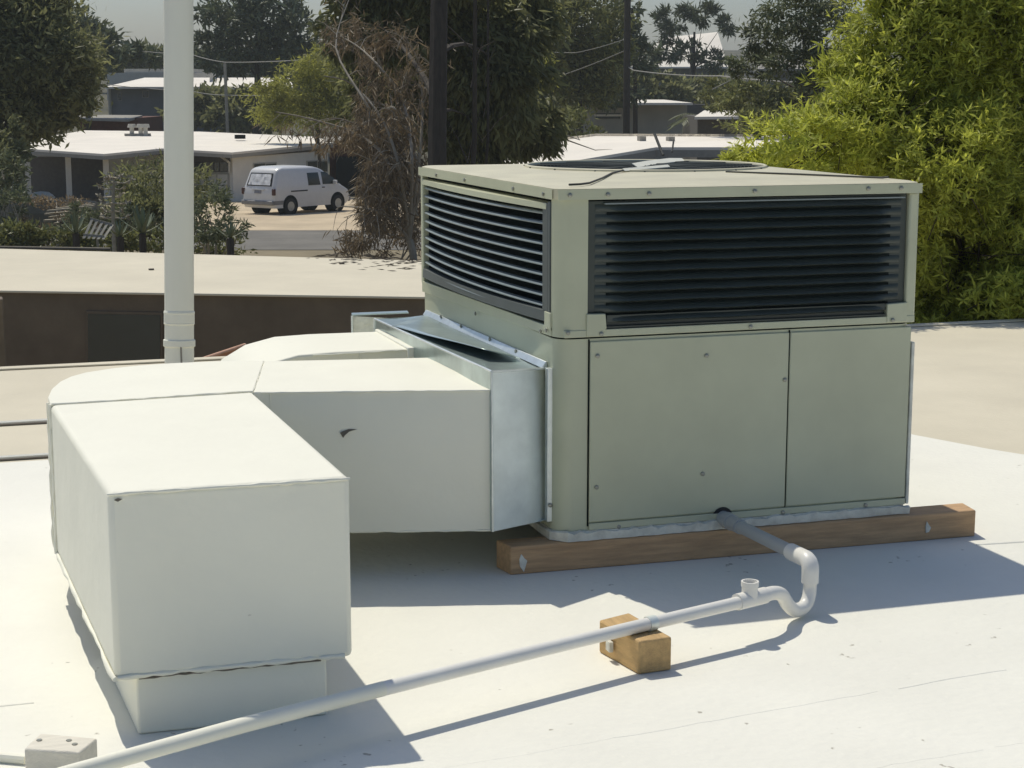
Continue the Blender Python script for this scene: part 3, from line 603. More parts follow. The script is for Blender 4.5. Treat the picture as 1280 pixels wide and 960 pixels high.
def farhouse(name, label, v, wall, roof, wm, rm, windows=(), depth=8, extra=None):
    """wall: (x0,y0,x1,y1) photo box of its lit or shaded front; roof: list of (px,py,dv)"""
    x0, y0, x1, y1 = wall; h = thing(name, label, 'house', at((x0 + x1) / 2, y1, v))
    a, b, c, d = at(x0, y0, v), at(x1, y0, v), at(x1, y1, v), at(x0, y1, v); zb = min(c.z, tz(v) - .3)
    c.z = d.z = zb
    obj('wall', MB().slab([a, b, c, d], FW * depth), wm, h)
    obj('roof', MB().slab([at(px, py, v + dv) for px, py, dv in roof], (0, 0, -.14)), rm, h)
    for wx0, wy0, wx1, wy1 in windows:
        f = obj('window', MB().slab([at(wx0, wy0, v - .05), at(wx1, wy0, v - .05), at(wx1, wy1, v - .05), at(wx0, wy1, v - .05)], FW * .04), M['fascia'], h)
        obj('pane', MB().slab([at(wx0 + .8, wy0 + .8, v - .07), at(wx1 - .8, wy0 + .8, v - .07), at(wx1 - .8, wy1 - .8, v - .07), at(wx0 + .8, wy1 - .8, v - .07)], FW * .03), M['glassd'], f)
    return h
hB = farhouse('gabled_house', 'blue grey house with white pitched roof beyond the pale pole', 130, (137, 108.5, 262, 162), [(131, 108.5, -1), (262, 108.5, -1), (262, 97, 9), (181, 97, 9)], M['stuccob'], M['roofw'], [(147, 116, 152, 126), (178, 113, 186, 122)])
obj('downpipe', MB().tube([at(136.5, 109, 129.8), at(138, 145, 129.8)], .12, 6), M['stuccol'], hB)
hC = thing('parapet_house', 'pale flat topped house with stepped parapet behind the pitched white roof', 'house', at(200, 110, 150))
obj('wall', MB().slab([at(134, 91, 150), at(262, 91, 150), at(262, 125, 150), at(134, 125, 150)], FW * 8), M['pale'], hC)
obj('parapet', MB().slab([at(155, 86, 151), at(240, 86, 151), at(240, 92, 151), at(155, 92, 151)], FW * 6), M['pale'], hC)
hD = farhouse('low_shed', 'low red brown shed with flat roof under the blue grey house', 112, (100, 147.5, 172, 168), [(96, 147.5, -1), (160, 149.5, -2.5), (178, 144, 3), (130, 143.5, 5), (96, 144.5, 5)], M['rust'], M['fascia'])
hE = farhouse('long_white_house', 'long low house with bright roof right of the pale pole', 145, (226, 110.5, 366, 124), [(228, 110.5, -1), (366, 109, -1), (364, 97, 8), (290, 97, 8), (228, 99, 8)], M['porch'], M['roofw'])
hF = farhouse('light_stucco_house', 'light stucco house with thin white roof beside the tall dark pole', 112, (706, 130, 859, 178), [(702, 131, -1), (745, 127.5, -2), (790, 128.5, -2.5), (866, 128.5, -1.5), (830, 124.5, 6), (750, 124.5, 6)], M['stuccol'], M['roofw'], [(744, 141, 776, 149)])
obj('pale_ledge', MB().slab([at(743, 143, 111.6), at(777, 143, 111.6), at(777, 145.5, 111.6), at(743, 145.5, 111.6)], FW * .2), M['roofw'], hF)  # narrow strip across the window in the white roof colour
obj('side_room', MB().slab([at(859, 130, 113), at(890, 131, 114), at(890, 170, 114), at(859, 170, 113)], FW * 4), M['porch'], hF)
hG = thing('near_white_house', 'white flat roofed house just beyond the top of the air conditioner', 'house', at(800, 210, 66))
rg = [at(*q) for q in ((560, 214, 56), (705, 203, 56), (820, 184, 62), (960, 184, 62), (990, 168, 72), (745, 167, 72), (560, 190, 72))]
obj('roof', MB().slab(rg, (0, 0, -.10)), M['roofw'], hG)
fas = MB()
for a, b in zip(rg[1:3], rg[2:4]): fas.slab([a + Vector((0, 0, -.101)), b + Vector((0, 0, -.101)), b + Vector((0, 0, -.36)), a + Vector((0, 0, -.36))], FW * .08)
obj('fascia', fas, M['fascia'], hG)
wg_ = [at(q[0], 200, q[1]) for q in ((600, 57.5), (712, 58), (822, 63), (950, 63), (970, 71), (600, 71))]
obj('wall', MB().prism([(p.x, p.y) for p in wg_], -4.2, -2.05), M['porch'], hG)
for x0, y0, x1, y1 in ((800, 170.5, 808, 174), (836, 171, 844, 177)):
    q = at(x0, y1, 68); q2 = at(x1, y0, 68); obj('roof_vent', MB().box(q.x, q.x + .26, q.y, q.y + .3, q.z - .1, q2.z), M['fascia'], hG)
obj('roof_pipe', MB().tube([at(818, 167, 61.5), at(826, 187, 61), at(829, 194, 60.8)], .05, 6).tube([at(842, 176, 61.4), at(840, 190, 61)], .035, 6), M['wired'], hG)
hH = farhouse('hip_roof_house', 'far house with large pale hipped roof up the slope', 165, (795, 84.5, 906, 132), [(789, 83.5, -1.5), (910, 83.5, -1.5), (897, 40, 9), (828, 47, 9)], M['stuccob'], M['roofw'], [(802, 92, 812, 108), (826, 92, 836, 108)])
hI = farhouse('olive_grove_house', 'pale house half hidden behind the grey green tree', 120, (950, 84, 1085, 135), [(945, 86, -1), (1090, 86, -1), (1080, 74, 7), (950, 74, 7)], M['stuccob'], M['fascia'], [(1004, 92, 1016, 106), (1036, 90, 1056, 112)])
hJ = farhouse('small_white_house', 'small white roofed house low behind the lime green tree', 92, (872, 146, 1060, 175), [(868, 146, -1), (1065, 144, -1), (1060, 138, 6), (880, 138, 6)], M['porch'], M['roofw'])

# ------------------------------------------------------------------ van
vb = at(372, 265.5, 70.6); vb.z = tz(70.6) + .03
van = thing('parked_van', 'white van with silver sunshade in its rear window parked on sandy driveway', 'van', vb, -YAW - radians(37) + pi / 2)
LV = 4.55
def xs(z):                                            # rear and front ends of the body at height z
    rear = [(.28, .10), (.45, .0), (.85, .03), (1.05, .08), (1.72, .34), (1.84, .48), (1.9, .8)]
    front = [(.28, 4.3), (.45, 4.52), (.70, 4.52), (.86, 4.42), (1.05, 4.05), (1.5, 3.35), (1.76, 2.9), (1.84, 2.6), (1.9, 2.2)]
    def ip(tb):
        for (a, xa), (b, xb) in zip(tb, tb[1:]):
            if z <= b: return lerp(xa, xb, (z - a) / (b - a))
        return tb[-1][1]
    return ip(rear) - LV / 2, ip(front) - LV / 2
def hw(z): return .90 if z < 1.0 else lerp(.90, .74, ((z - 1.0) / .9) ** 1.3)
m = MB(); zs = [.28, .36, .45, .6, .8, .86, .95, 1.05, 1.2, 1.4, 1.6, 1.72, 1.8, 1.85, 1.9]; NP = 20; vs = []
for z in zs:
    x0, x1 = xs(z); h = hw(z) - (.10 if z > 1.87 else .03 if z > 1.83 else 0); r = min(.16, (x1 - x0) / 3)
    vs += [(x, y, z) for x, y in rrect(x0, x1, -h, h, r, 4)]
NP = len(vs) // len(zs)
m.add(vs, [(j * NP + i, j * NP + (i + 1) % NP, (j + 1) * NP + (i + 1) % NP, (j + 1) * NP + i) for j in range(len(zs) - 1) for i in range(NP)] + [tuple(range((len(zs) - 1) * NP, len(zs) * NP)), tuple(range(NP - 1, -1, -1))])
obj('body', m, M['vanp'], van, world=False, angle=50)
def vplate(side, poly, off=.012, th=.02):             # plate on the van's flank; poly in (x from rear, z)
    return MB().slab([(x - LV / 2, side * (hw(z) + off), z) for x, z in poly], (0, -side * th, 0))
for s in (1, -1):
    obj('side_window', vplate(s, [(2.02, 1.12), (2.72, 1.12), (2.66, 1.62), (2.02, 1.62)]), M['glassd'], van, world=False)
    obj('door_window', vplate(s, [(2.86, 1.13), (3.86, 1.13), (3.52, 1.36), (3.1, 1.62), (2.84, 1.64)]), M['glassd'], van, world=False)
    obj('door_handle', vplate(s, [(2.80, .99), (2.95, .99), (2.95, 1.03), (2.80, 1.03)], .02), M['blackrub'], van, world=False)
    obj('slide_rail', vplate(s, [(1.0, .90), (1.95, .90), (1.95, .95), (1.0, .95)], .012), M['blackrub'], van, world=False)
    obj('lower_trim', vplate(s, [(.06, .42), (1.0, .42), (1.0, .58), (.06, .58)], .010), M['vangrey'], van, world=False)
    obj('door_seam', vplate(s, [(2.77, .42), (2.785, .42), (2.785, 1.68), (2.77, 1.68)], .004, .012).add([], []), M['vangrey'], van, world=False)
    obj('tail_light', MB().box(.02 - LV / 2, .13 - LV / 2, s * .78, s * .915, .80, 1.06), M['red'], van, world=False, bev=.02)
    for x in (.95, 3.72):
        obj('wheel_arch', MB().tube([(x - LV / 2, s * .55, .36), (x - LV / 2, s * .912, .36)], .42, 24), M['dark'], van, world=False)
        wh = obj('wheel', MB().tube([(x - LV / 2, s * .68, .33), (x - LV / 2, s * .70, .33), (x - LV / 2, s * .91, .33), (x - LV / 2, s * .93, .33)], [.29, .33, .33, .29], 24), M['tyre'], van, world=False)
        obj('rim', MB().tube([(x - LV / 2, s * .90, .33), (x - LV / 2, s * .94, .33), (x - LV / 2, s * .93, .33)], [.2, .19, .06], 16), M['rim'], wh, world=False)
obj('bumper', MB().box(-.06 - LV / 2, .12 - LV / 2, -.88, .88, .40, .58), M['vangrey'], van, world=False, bev=.04)
obj('bumper', MB().box(4.42 - LV / 2, 4.58 - LV / 2, -.86, .86, .36, .56), M['vangrey'], van, world=False, bev=.04)
def rplate(poly, off, th=.02): return MB().slab([(xs(z)[0] - off, y, z) for y, z in poly], (th, 0, 0))
rw = obj('rear_window', rplate([(-.70, 1.15), (.70, 1.15), (.62, 1.66), (-.62, 1.66)], .012), M['blackrub'], van, world=False)
m = MB(); vs = []
for j in range(5):
    for i in range(13):
        z = lerp(1.19, 1.62, j / 4); y = lerp(-.62, .62, i / 12) * lerp(1, .9, j / 4); vs.append((xs(z)[0] - .03 + U(-.018, .012), y, z))
m.add(vs, [(j * 13 + i, j * 13 + i + 1, (j + 1) * 13 + i + 1, (j + 1) * 13 + i) for j in range(4) for i in range(12)]); obj('sunshade', m, M['shade'], rw, world=False, angle=5)
for s in (1, -1): obj('side_mirror', MB().box(3.42 - LV / 2, 3.52 - LV / 2, s * .92, s * 1.10, 1.12, 1.28), M['vanp'], van, world=False, bev=.02)
obj('licence_plate', rplate([(-.18, .86), (.18, .86), (.18, .99), (-.18, .99)], .03), M['plate'], van, world=False)
obj('plate_lamp_bar', rplate([(-.34, 1.0), (.34, 1.0), (.34, 1.05), (-.34, 1.05)], .05, .05), M['vanp'], van, world=False)

# ------------------------------------------------------------------ poles and wires
def upole(label, px0, y0, px1, y1, v, r, m, arms=()):
    a, b = at(px0, y0, v), at(px1, y1, v); t = thing('utility_pole', label, 'utility pole', (b.x, b.y, tz(v)))
    obj('mast', MB().tube([Vector((b.x, b.y, min(tz(v), b.z))), a], [r * 1.15, r], 10), m, t)
    for ax0, ay0, ax1, ay1 in arms: obj('crossarm', MB().tube([at(ax0, ay0, v - r - .05), at(ax1, ay1, v - r - .05)], .06, 6), m, t)
    return t
upole('tall dark utility pole rising in front of the light stucco house', 785, -60, 783, 168, 80, .15, M['poled'], [(772, -30, 797, -30)])
upole('thin grey utility pole with crossarm against dark pines', 739.5, 48, 740.5, 112, 100, .09, M['poleg'], [(724, 52, 743, 51)])
upole('thin grey pole standing by the white roofed house vent', 281, 78, 285, 164, 104, .09, M['poleg'])
upole('short dark pole in front of the hipped roof', 866, 47, 865, 100, 150, .18, M['poled'])
def line(label, pts, r=.025, m='wire'):
    r *= .6
    P = [at(*q) for q in pts]; out = []
    for a, b in zip(P, P[1:]):
        for k in range(8):
            t = k / 8; out.append(lerp(a, b, t) - Vector((0, 0, 4 * t * (1 - t) * (b - a).length * .008)))
    tag(obj('power_line', MB().tube(out + [P[-1]], r, 5), M[m]), label, 'wire', 'overhead power lines')
line('upper overhead wire passing the thin grey pole left of the palo verde', [(60, 60, 120), (120, 56.5, 118), (242, 69, 110), (282, 78, 103.8), (390, 74, 100)], .05)
line('lower overhead wire crossing the thin grey pole near the palo verde', [(90, 100, 118), (242, 114.5, 110), (283, 119, 103.8), (380, 118, 100)], .045)
line('overhead wire running from the tall dark pole towards the lime tree', [(786, 84, 79.8), (792, 88, 79), (900, 95, 70), (1070, 104, 60)], .045)
line('sloping overhead wire reaching up to the tall dark pole', [(600, 125, 90), (700, 95, 85), (784, 62, 80)], .035)
line('lower sloping overhead wire left of the tall dark pole', [(640, 62, 90), (720, 66, 86), (784, 48, 80)], .03)
line('diagonal overhead wire crossing in front of the olive grove house', [(890, 112, 60), (960, 75, 58), (1000, 40, 57)], .03)
line('short bright overhead wire beside the hipped roof', [(905, 76, 110), (945, 82, 108), (1010, 80, 106)], .04)

# ------------------------------------------------------------------ plants
def leafquad(m, c, d, n, L, Wd):
    """a pointed leaf from c along d, folded slightly about its midrib"""
    s = d.cross(n)
    if s.length < 1e-6: s = d.orthogonal()
    s.normalize(); q = len(m.v)
    m.v += [c, c + d * L * .45 + s * Wd * .5, c + d * L + n * (-L * .08), c + d * L * .45 - s * Wd * .5]
    m.f.append((q, q + 1, q + 2, q + 3))
def rdir():
    while 1:
        d = Vector((U(-1, 1), U(-1, 1), U(-1, 1)))
        if .05 < d.length < 1: return d.normalized()
def blob_pts(c, rx, ry, rz, n, K=None, sig=.16, inner=.35):
    """clumpy points in an ellipsoid (radii along right, forward, up)"""
    K = K or max(6, n // 60); cl = []
    for _ in range(K):
        d = rdir(); r = lerp(inner, 1, RND() ** .45); cl.append(d * r)
    for i in range(n):
        k = cl[i % K]; p = k + Vector((random.gauss(0, sig), random.gauss(0, sig), random.gauss(0, sig * .8)))
        yield c + RT * p.x * rx + FW * p.y * ry + Vector((0, 0, p.z * rz)), p
def crown(m, blobs, n, L, Wd, droop=0, spread=1.0, sig=.16, depth=1.0, keep=None):
    tot = sum(b[3] * b[4] for b in blobs)
    for px, py, v, rx, ry in blobs:
        c = at(px, py, v); mx = rx / FPX * v; mz = ry / FPX * v
        for p, q in blob_pts(c, mx, min(mx, mz) * depth, mz, int(n * rx * ry / tot), sig=sig):
            if keep and not keep(p): continue
            d = (rdir() * spread + Vector((q.x, q.y, q.z)).normalized() * .5 + Vector((0, 0, -droop))).normalized()
            l = L * U(.6, 1.3); leafquad(m, p, d, rdir(), l, Wd * U(.7, 1.2))
    return m
def limbs(m, base, top, blobs, r0, r1, n=8):
    mid = lerp(base, top, .5) + Vector((U(-.1, .1), U(-.1, .1), 0)) * (top - base).length * .1
    m.tube([base, mid, top], [r0, lerp(r0, r1, .55), r1], n)
    for px, py, v, rx, ry in blobs:
        c = at(px, py, v); s = lerp(mid, top, U(0, .7)); k = lerp(s, c, .45) + Vector((U(-.2, .2), U(-.2, .2), U(.1, .4))) * (c - s).length * .25
        rl = min(r1, .11); pq = [s * (1 - t) ** 2 + k * 2 * t * (1 - t) + c * t * t for t in (0, .2, .4, .6, .8, 1)]; m.tube(pq, [rl * .7, rl * .55, rl * .42, rl * .3, rl * .2, rl * .1], 6)
    return m
def tree(label, blobs, n, L, Wd, lm, base, top, r0, r1, tm='trunk', name='leafy_tree', cat='tree', group=None, **k):
    b = at(*base); b.z = min(b.z, tz(base[2])); t = thing(name, label, cat, b, group=group)
    obj('trunk', limbs(MB(), b, at(*top), blobs[:5], r0, r1), M[tm], t)
    obj('crown', crown(MB(), blobs, n, L, Wd, **k), M[lm], t, angle=0)
    return t

# the big tree on the right, just past the roof edge
bb = at(1225, 470, 11.6); bb.z = -2.9
big = thing('lance_leaf_tree', 'big lime green lance leaved tree overhanging the roof edge', 'tree', bb)
blobs = [(1235, 110, 11.6, 165, 185), (1145, 60, 11.4, 95, 130), (1110, 175, 11.0, 105, 85), (1000, 190, 10.6, 80, 45), (1225, 300, 11.0, 100, 105), (1330, 200, 11.4, 120, 240), (1185, 380, 11.5, 60, 60), (1290, 385, 10.9, 95, 60), (1180, 205, 10.8, 90, 90), (945, 205, 10.6, 38, 22), (1075, 110, 11.3, 50, 50), (1180, 320, 11.2, 50, 80), (1215, 400, 11.3, 75, 28), (1285, 400, 11.2, 70, 34), (1175, 395, 11.2, 45, 34), (1200, 415, 10.9, 70, 18), (1285, 420, 10.6, 60, 16), (1165, 425, 10.9, 40, 22), (1225, 440, 10.6, 60, 22), (1290, 445, 10.4, 50, 24), (1010, 225, 10.9, 60, 20), (1100, 225, 11.0, 60, 30), (1250, 340, 11.6, 90, 70), (1240, -40, 11.6, 150, 90)]
obj('trunk', limbs(MB(), bb, at(1215, 150, 11.6), [b for b in blobs if b[3] > 70], .16, .06), M['trunk'], big)
def spray(m, c, ax, L):
    ax = ax.normalized(); o1 = ax.orthogonal().normalized(); o2 = ax.cross(o1); k0 = U(0, 6); nl = random.randint(5, 8)
    for k in range(nl):
        a = k0 + 2.4 * k + U(-.5, .5); t = U(-.6, 1.1)
        d = (ax * U(-.1, 1.1) + (o1 * cos(a) + o2 * sin(a)) * U(.4, 1) + Vector((0, 0, U(-.35, .1)))).normalized()
        leafquad(m, c - ax * L * .5 * t, d, (ax + rdir() * .35).normalized(), L * U(.65, 1.15), L * U(.16, .25))
tot = sum(b[3] * b[4] for b in blobs); mm = MB(); near = []
for px, py, v, rx, ry in blobs:
    c = at(px, py, v); mx = rx / FPX * v; mz = ry / FPX * v
    for p, q in blob_pts(c, mx, mx * .55 + .1, mz, int(29000 * rx * ry / tot) + 14, K=int(1300 * rx * ry / tot) + 8, sig=.15, inner=.45):
        if p.y < 4.55 and p.z < .02: p.z = .02 + RND() * .25
        axd = (q.normalized() + Vector((0, 0, .35)) + rdir() * .6)
        near.append((((p - CAM).dot(FW)), p, axd))
near.sort(key=lambda e: e[0] + abs(e[1].z - 1.0) * .02)
protos = []
for k in range(10):
    s = MB(); spray(s, Vector((0, 0, 0)), Vector((0, 0, 1)), .072); me = mesh_of(s, 'leaf_spray', None, 0); me.materials.append(M['lf_lime']); protos.append(me)
ib = WM[big].inverted()
def inview(p):
    d = p - CAM; z = d.dot(fwd); return abs(d.dot(RT)) / z < .3 and abs(d.dot(upv)) / z < .224
cnt = 0
for dist, p, axd in near:
    if cnt < 290 and inview(p):
        o = obj('leaf_spray', protos[cnt % 10], None, big); o.matrix_local = ib @ Matrix.Translation(p) @ axd.to_track_quat('Z', 'Y').to_matrix().to_4x4() @ Matrix.Rotation(U(0, 6), 4, 'Z'); cnt += 1
    else: spray(mm, p, axd, .070 * U(.7, 1.25))
cr = obj('crown', mm, M['lf_lime'], big, angle=0); cr['kind'] = 'stuff'
tw = MB()
for i in range(0, len(near), 40):
    p = near[i][1]; q = p - near[i][2].normalized() * U(.2, .45); tw.tube([p, q], [.002, .004], 4, False)
obj('twigs', tw, M['trunk'], big)['kind'] = 'stuff'

# trees beyond the street
G = 'trees beyond the road'
tree('large dark olive tree filling the upper left corner', [(40, 60, 62, 80, 70), (10, 110, 62, 65, 60), (80, 100, 63, 38, 55), (-10, 20, 62, 70, 60), (30, 20, 62, 50, 40), (60, 135, 64, 40, 38), (10, 150, 63, 45, 34)], 30000, .34, .11, 'lf_dark', (4, 262, 62), (15, 120, 62), .13, .08, group=G)
tree('feathery dark juniper behind the upper left tree', [(105, 50, 112, 45, 36), (140, 55, 112, 22, 26), (75, 60, 112, 40, 40), (175, 68, 115, 26, 14)], 5200, .6, .2, 'lf_pine', (110, 150, 112), (108, 70, 112), .25, .1, group=G)
tree('dark tall pine right of the pale pole', [(300, 30, 118, 42, 42), (335, 5, 118, 40, 45), (360, 45, 118, 32, 36), (280, 65, 118, 40, 26), (255, 20, 118, 14, 12), (345, 75, 118, 45, 22)], 9000, .55, .18, 'lf_pine', (320, 165, 118), (322, 20, 118), .35, .12, group=G)
tree('rounded dark tree behind the thin grey pole', [(260, 138, 125, 45, 24), (310, 140, 122, 40, 26)], 3600, .6, .3, 'lf_dark', (285, 165, 124), (285, 130, 124), .3, .1, group=G)
tree('yellow green feathery palo verde above the white roof', [(410, 85, 88, 40, 30), (375, 110, 88, 45, 32), (345, 130, 88, 38, 25), (435, 112, 88, 35, 42), (400, 142, 88, 58, 24)], 13000, .32, .07, 'lf_verde', (400, 200, 89), (395, 125, 88), .2, .06, group=G, droop=.3)
tree('massive dark drooping tree with thick trunk in the centre', [(470, 30, 44, 65, 50), (560, 30, 45, 80, 60), (620, 80, 45, 65, 80), (590, 150, 46, 70, 55), (490, 110, 46, 50, 50), (660, 150, 47, 45, 40), (520, -30, 44, 110, 40), (640, 20, 46, 60, 50), (540, 95, 48, 60, 70), (590, 178, 47, 60, 18), (655, 172, 48, 38, 18), (495, 110, 48, 42, 70)], 40000, .34, .10, 'lf_dark', (547, 262, 37), (549, -10, 38), .23, .19, group=G, droop=1.0, depth=.6)
tree('mid green pine beside the tall dark utility pole', [(700, 45, 90, 50, 50), (745, 25, 90, 45, 40), (690, 85, 90, 40, 30), (760, 70, 90, 30, 45), (720, 110, 90, 45, 28), (745, 85, 91, 40, 35)], 15000, .36, .12, 'lf_olive', (725, 180, 91), (722, 40, 90), .25, .1, group=G)
tree('dark pine touching the tall dark utility pole', [(785, 15, 105, 14, 22), (795, 45, 105, 12, 20), (800, 75, 105, 24, 18), (760, 110, 105, 40, 25)], 3500, .5, .15, 'lf_pine', (795, 140, 106), (790, 10, 105), .2, .08, group=G)
tree('small yellow leaved shrub tree in front of the green pine', [(672, 88, 80, 20, 22), (655, 100, 80, 18, 14)], 2200, .26, .1, 'lf_verde', (670, 190, 81), (668, 100, 80), .1, .05, group=G)
tree('open branched pine in front of the hipped roof', [(838, 28, 135, 22, 16), (880, 18, 135, 28, 14), (905, 30, 135, 14, 12), (850, 62, 135, 26, 14), (895, 75, 134, 18, 14), (820, 70, 135, 18, 12)], 3600, .6, .14, 'lf_pine', (868, 130, 136), (868, 40, 135), .22, .09, group=G)
tree('grey green tree with spreading limbs left of the lime tree', [(1000, 18, 42, 55, 30), (1045, 40, 42, 42, 45), (965, 50, 43, 34, 24), (1010, 85, 42, 45, 30), (940, 85, 44, 30, 22), (1060, 90, 42, 30, 40)], 10000, .17, .05, 'lf_grey', (1030, 215, 43), (1020, 60, 42), .14, .07, group=G, droop=.5, depth=.7)
tree('low olive tree in front of the small white house', [(945, 120, 70, 45, 22), (985, 130, 70, 40, 22), (905, 120, 72, 25, 20), (960, 155, 68, 50, 16)], 5600, .26, .1, 'lf_olive', (950, 185, 70), (950, 130, 70), .12, .06, group=G)
tree('olive bush tree at the corner of the light stucco house', [(712, 165, 76, 34, 28), (735, 180, 75, 30, 18), (690, 185, 74, 40, 18), (640, 195, 70, 40, 14)], 5000, .24, .1, 'lf_olive', (712, 200, 76), (712, 165, 76), .1, .05, group=G)
tree('distant hedge like tree behind the parapet house', [(185, 72, 170, 30, 14), (230, 75, 170, 40, 18), (150, 80, 170, 30, 14)], 3000, .8, .4, 'lf_dark', (190, 100, 170), (190, 75, 170), .2, .1, group=G)
tree('distant dark tree behind the long bright roof', [(310, 85, 165, 60, 18), (380, 90, 165, 45, 25), (260, 88, 165, 35, 14)], 3600, .8, .4, 'lf_pine', (320, 105, 166), (320, 85, 165), .2, .1, group=G)
tree('dark broad tree behind the light stucco house', [(750, 105, 128, 45, 30), (815, 118, 128, 50, 22), (700, 120, 126, 50, 30), (890, 118, 140, 50, 20)], 8000, .6, .3, 'lf_dark', (780, 150, 129), (780, 110, 128), .25, .1, group=G)

# dry brown feathery tree with bare sunlit limbs, left of the thick trunk
dv = 40; db = at(520, 330, dv); db.z = tz(dv)
dt = thing('dry_tree', 'half bare dry tree with pale arching limbs and brown feathery foliage', 'tree', db)
root = at(512, 300, dv); lm = MB().tube([db, at(516, 315, dv), root], [.10, .09, .08], 8)
arcs = [[(512, 300), (500, 215), (478, 150), (440, 105), (405, 95)], [(512, 300), (515, 200), (505, 130), (480, 90), (450, 60), (425, 45)], [(512, 300), (525, 190), (528, 120), (522, 75), (505, 45)], [(505, 260), (480, 195), (440, 165), (385, 148), (345, 140)], [(505, 250), (490, 190), (465, 165), (430, 150), (412, 148)], [(512, 290), (500, 240), (470, 205), (440, 190)], [(512, 280), (525, 235), (515, 180), (490, 140), (470, 128), (450, 130)], [(512, 300), (490, 275), (465, 262), (430, 258), (420, 262)], [(515, 240), (520, 170), (535, 110), (540, 60)], [(505, 210), (470, 150), (455, 125), (420, 60), (436, 0)], [(512, 300), (480, 290), (455, 268), (430, 272)], [(510, 250), (480, 232), (455, 230), (435, 245)]]
for _ in range(20):                                    # drooping fans of fine limbs
    x0, y0 = U(500, 524), U(150, 292); L_ = U(35, 85); up = U(12, 45); dx = U(.55, 1)
    arcs.append([(x0, y0), (x0 - L_ * .30 * dx, y0 - up * .8), (x0 - L_ * .65 * dx, y0 - up * .9), (x0 - L_ * dx, y0 - up * .35 + U(-6, 12))])
sub = []
for a in arcs:
    P = [at(x, y, dv + U(-1.2, 1.2) * (i > 0)) for i, (x, y) in enumerate(a)]
    S = []
    for p, q, r_, s_ in zip([P[0]] + P[:-2], P[:-1], P[1:], P[2:] + [P[-1]]):
        for k in range(4):
            t = k / 4; S.append(.5 * ((2 * q) + (r_ - p) * t + (2 * p - 5 * q + 4 * r_ - s_) * t * t + (3 * q - p - 3 * r_ + s_) * t ** 3))
    S.append(P[-1]); lm.tube(S, [lerp(.045 if len(a) > 4 else .022, .009, i / len(S)) for i in range(len(S))], 6); sub.append(S)
obj('limbs', lm, M['trunkg'], dt)
def clear_of_van(p):
    d = p - CAM; z = d.dot(fwd); x, y = 640 + FPX * d.dot(RT) / z, 480 - FPX * d.dot(upv) / z
    return not (x < 450 + (y - 235) ** 2 * .004 - 4 and 188 < y < 285) and not (x < 445 and 60 < y < 150)
tw = MB(); fo = MB()
for S in sub:
    for i in range(5, len(S)):
        for _ in range(1):
            d = ((S[i] - S[i - 2]).normalized() + rdir() * .8 + Vector((0, 0, -.2))).normalized(); e = S[i] + d * U(.3, .9)
            if clear_of_van(e): tw.tube([S[i], lerp(S[i], e, .5) + Vector((0, 0, .04)), e + Vector((0, 0, -.08))], [.010, .007, .003], 4, False)
        for _ in range(16):
            p = S[i] + rdir() * U(.05, .55) + Vector((0, 0, -U(0, .4)))
            if clear_of_van(p): leafquad(fo, p, (rdir() + Vector((0, 0, -1.1))).normalized(), rdir(), U(.18, .4), .035)
obj('twigs', tw, M['trunkg'], dt)['kind'] = 'stuff'
crown(fo, [(425, 170, 41.5, 40, 35), (470, 195, 41.5, 45, 45), (480, 260, 40.8, 45, 45), (450, 285, 40.5, 35, 25), (500, 225, 41.5, 30, 70), (440, 60, 42, 35, 40), (480, 75, 42, 40, 45), (460, 215, 41.5, 28, 40), (475, 130, 42, 40, 40)], 6800, .28, .028, droop=1.0, keep=clear_of_van)
obj('crown', fo, M['lf_brown'], dt, angle=0)['kind'] = 'stuff'
# extra slim trunks of the dark tree
def slim(label, px0, px1, v, r):
    a, b = at(px0, 225, v), at(px1, -20, v); a.z = tz(v); t = thing('bare_trunk', label, 'tree', a)
    obj('trunk', MB().tube([a, lerp(a, b, .5) + RT * .12, b], [r, r * .8, r * .6], 8), M['trunk'], t)
    for k in range(6):
        s = lerp(a, b, U(.35, .95)); e = s + RT * U(-1.2, 1.2) + Vector((0, 0, U(.2, 1.2))); obj('limb', MB().tube([s, lerp(s, e, .5) + Vector((0, 0, .1)), e], [r * .3, r * .2, r * .06], 5), M['trunk'], t)
slim('slim dark trunk leaning right of the thick trunk', 578, 594, 38, .07)
slim('thin dark trunk between thick trunk and green pine', 597, 610, 41, .045)
# weeping bare bush
wb = at(640, 205, 52); wb.z = tz(52); wt = thing('weeping_bush', 'bare weeping bush with pale arching stems behind the air conditioner', 'bush', wb)
m = MB()
for a in ([(600, 205), (630, 165), (660, 151), (690, 163), (725, 175)], [(605, 205), (640, 168), (655, 155), (672, 170), (690, 190)], [(610, 205), (635, 165), (650, 155), (660, 172), (668, 192)], [(615, 205), (635, 162), (645, 160), (655, 175), (660, 195)], [(620, 200), (650, 155), (670, 155), (700, 172), (745, 188)], [(600, 200), (625, 172), (640, 160), (650, 165)], [(620, 205), (660, 160), (685, 172), (705, 190)]):
    P = [at(x, y, 52 + U(-.5, .5)) for x, y in a]; m.tube(P, [.04, .035, .03, .025, .012], 6)
for p in list(m.v[::9]): m.tube([p, p + rdir() * .5], [.012, .004], 4, False)
m.tube([wb, at(610, 205, 52)], .06, 6); obj('stems', m, M['trunkg'], wt)

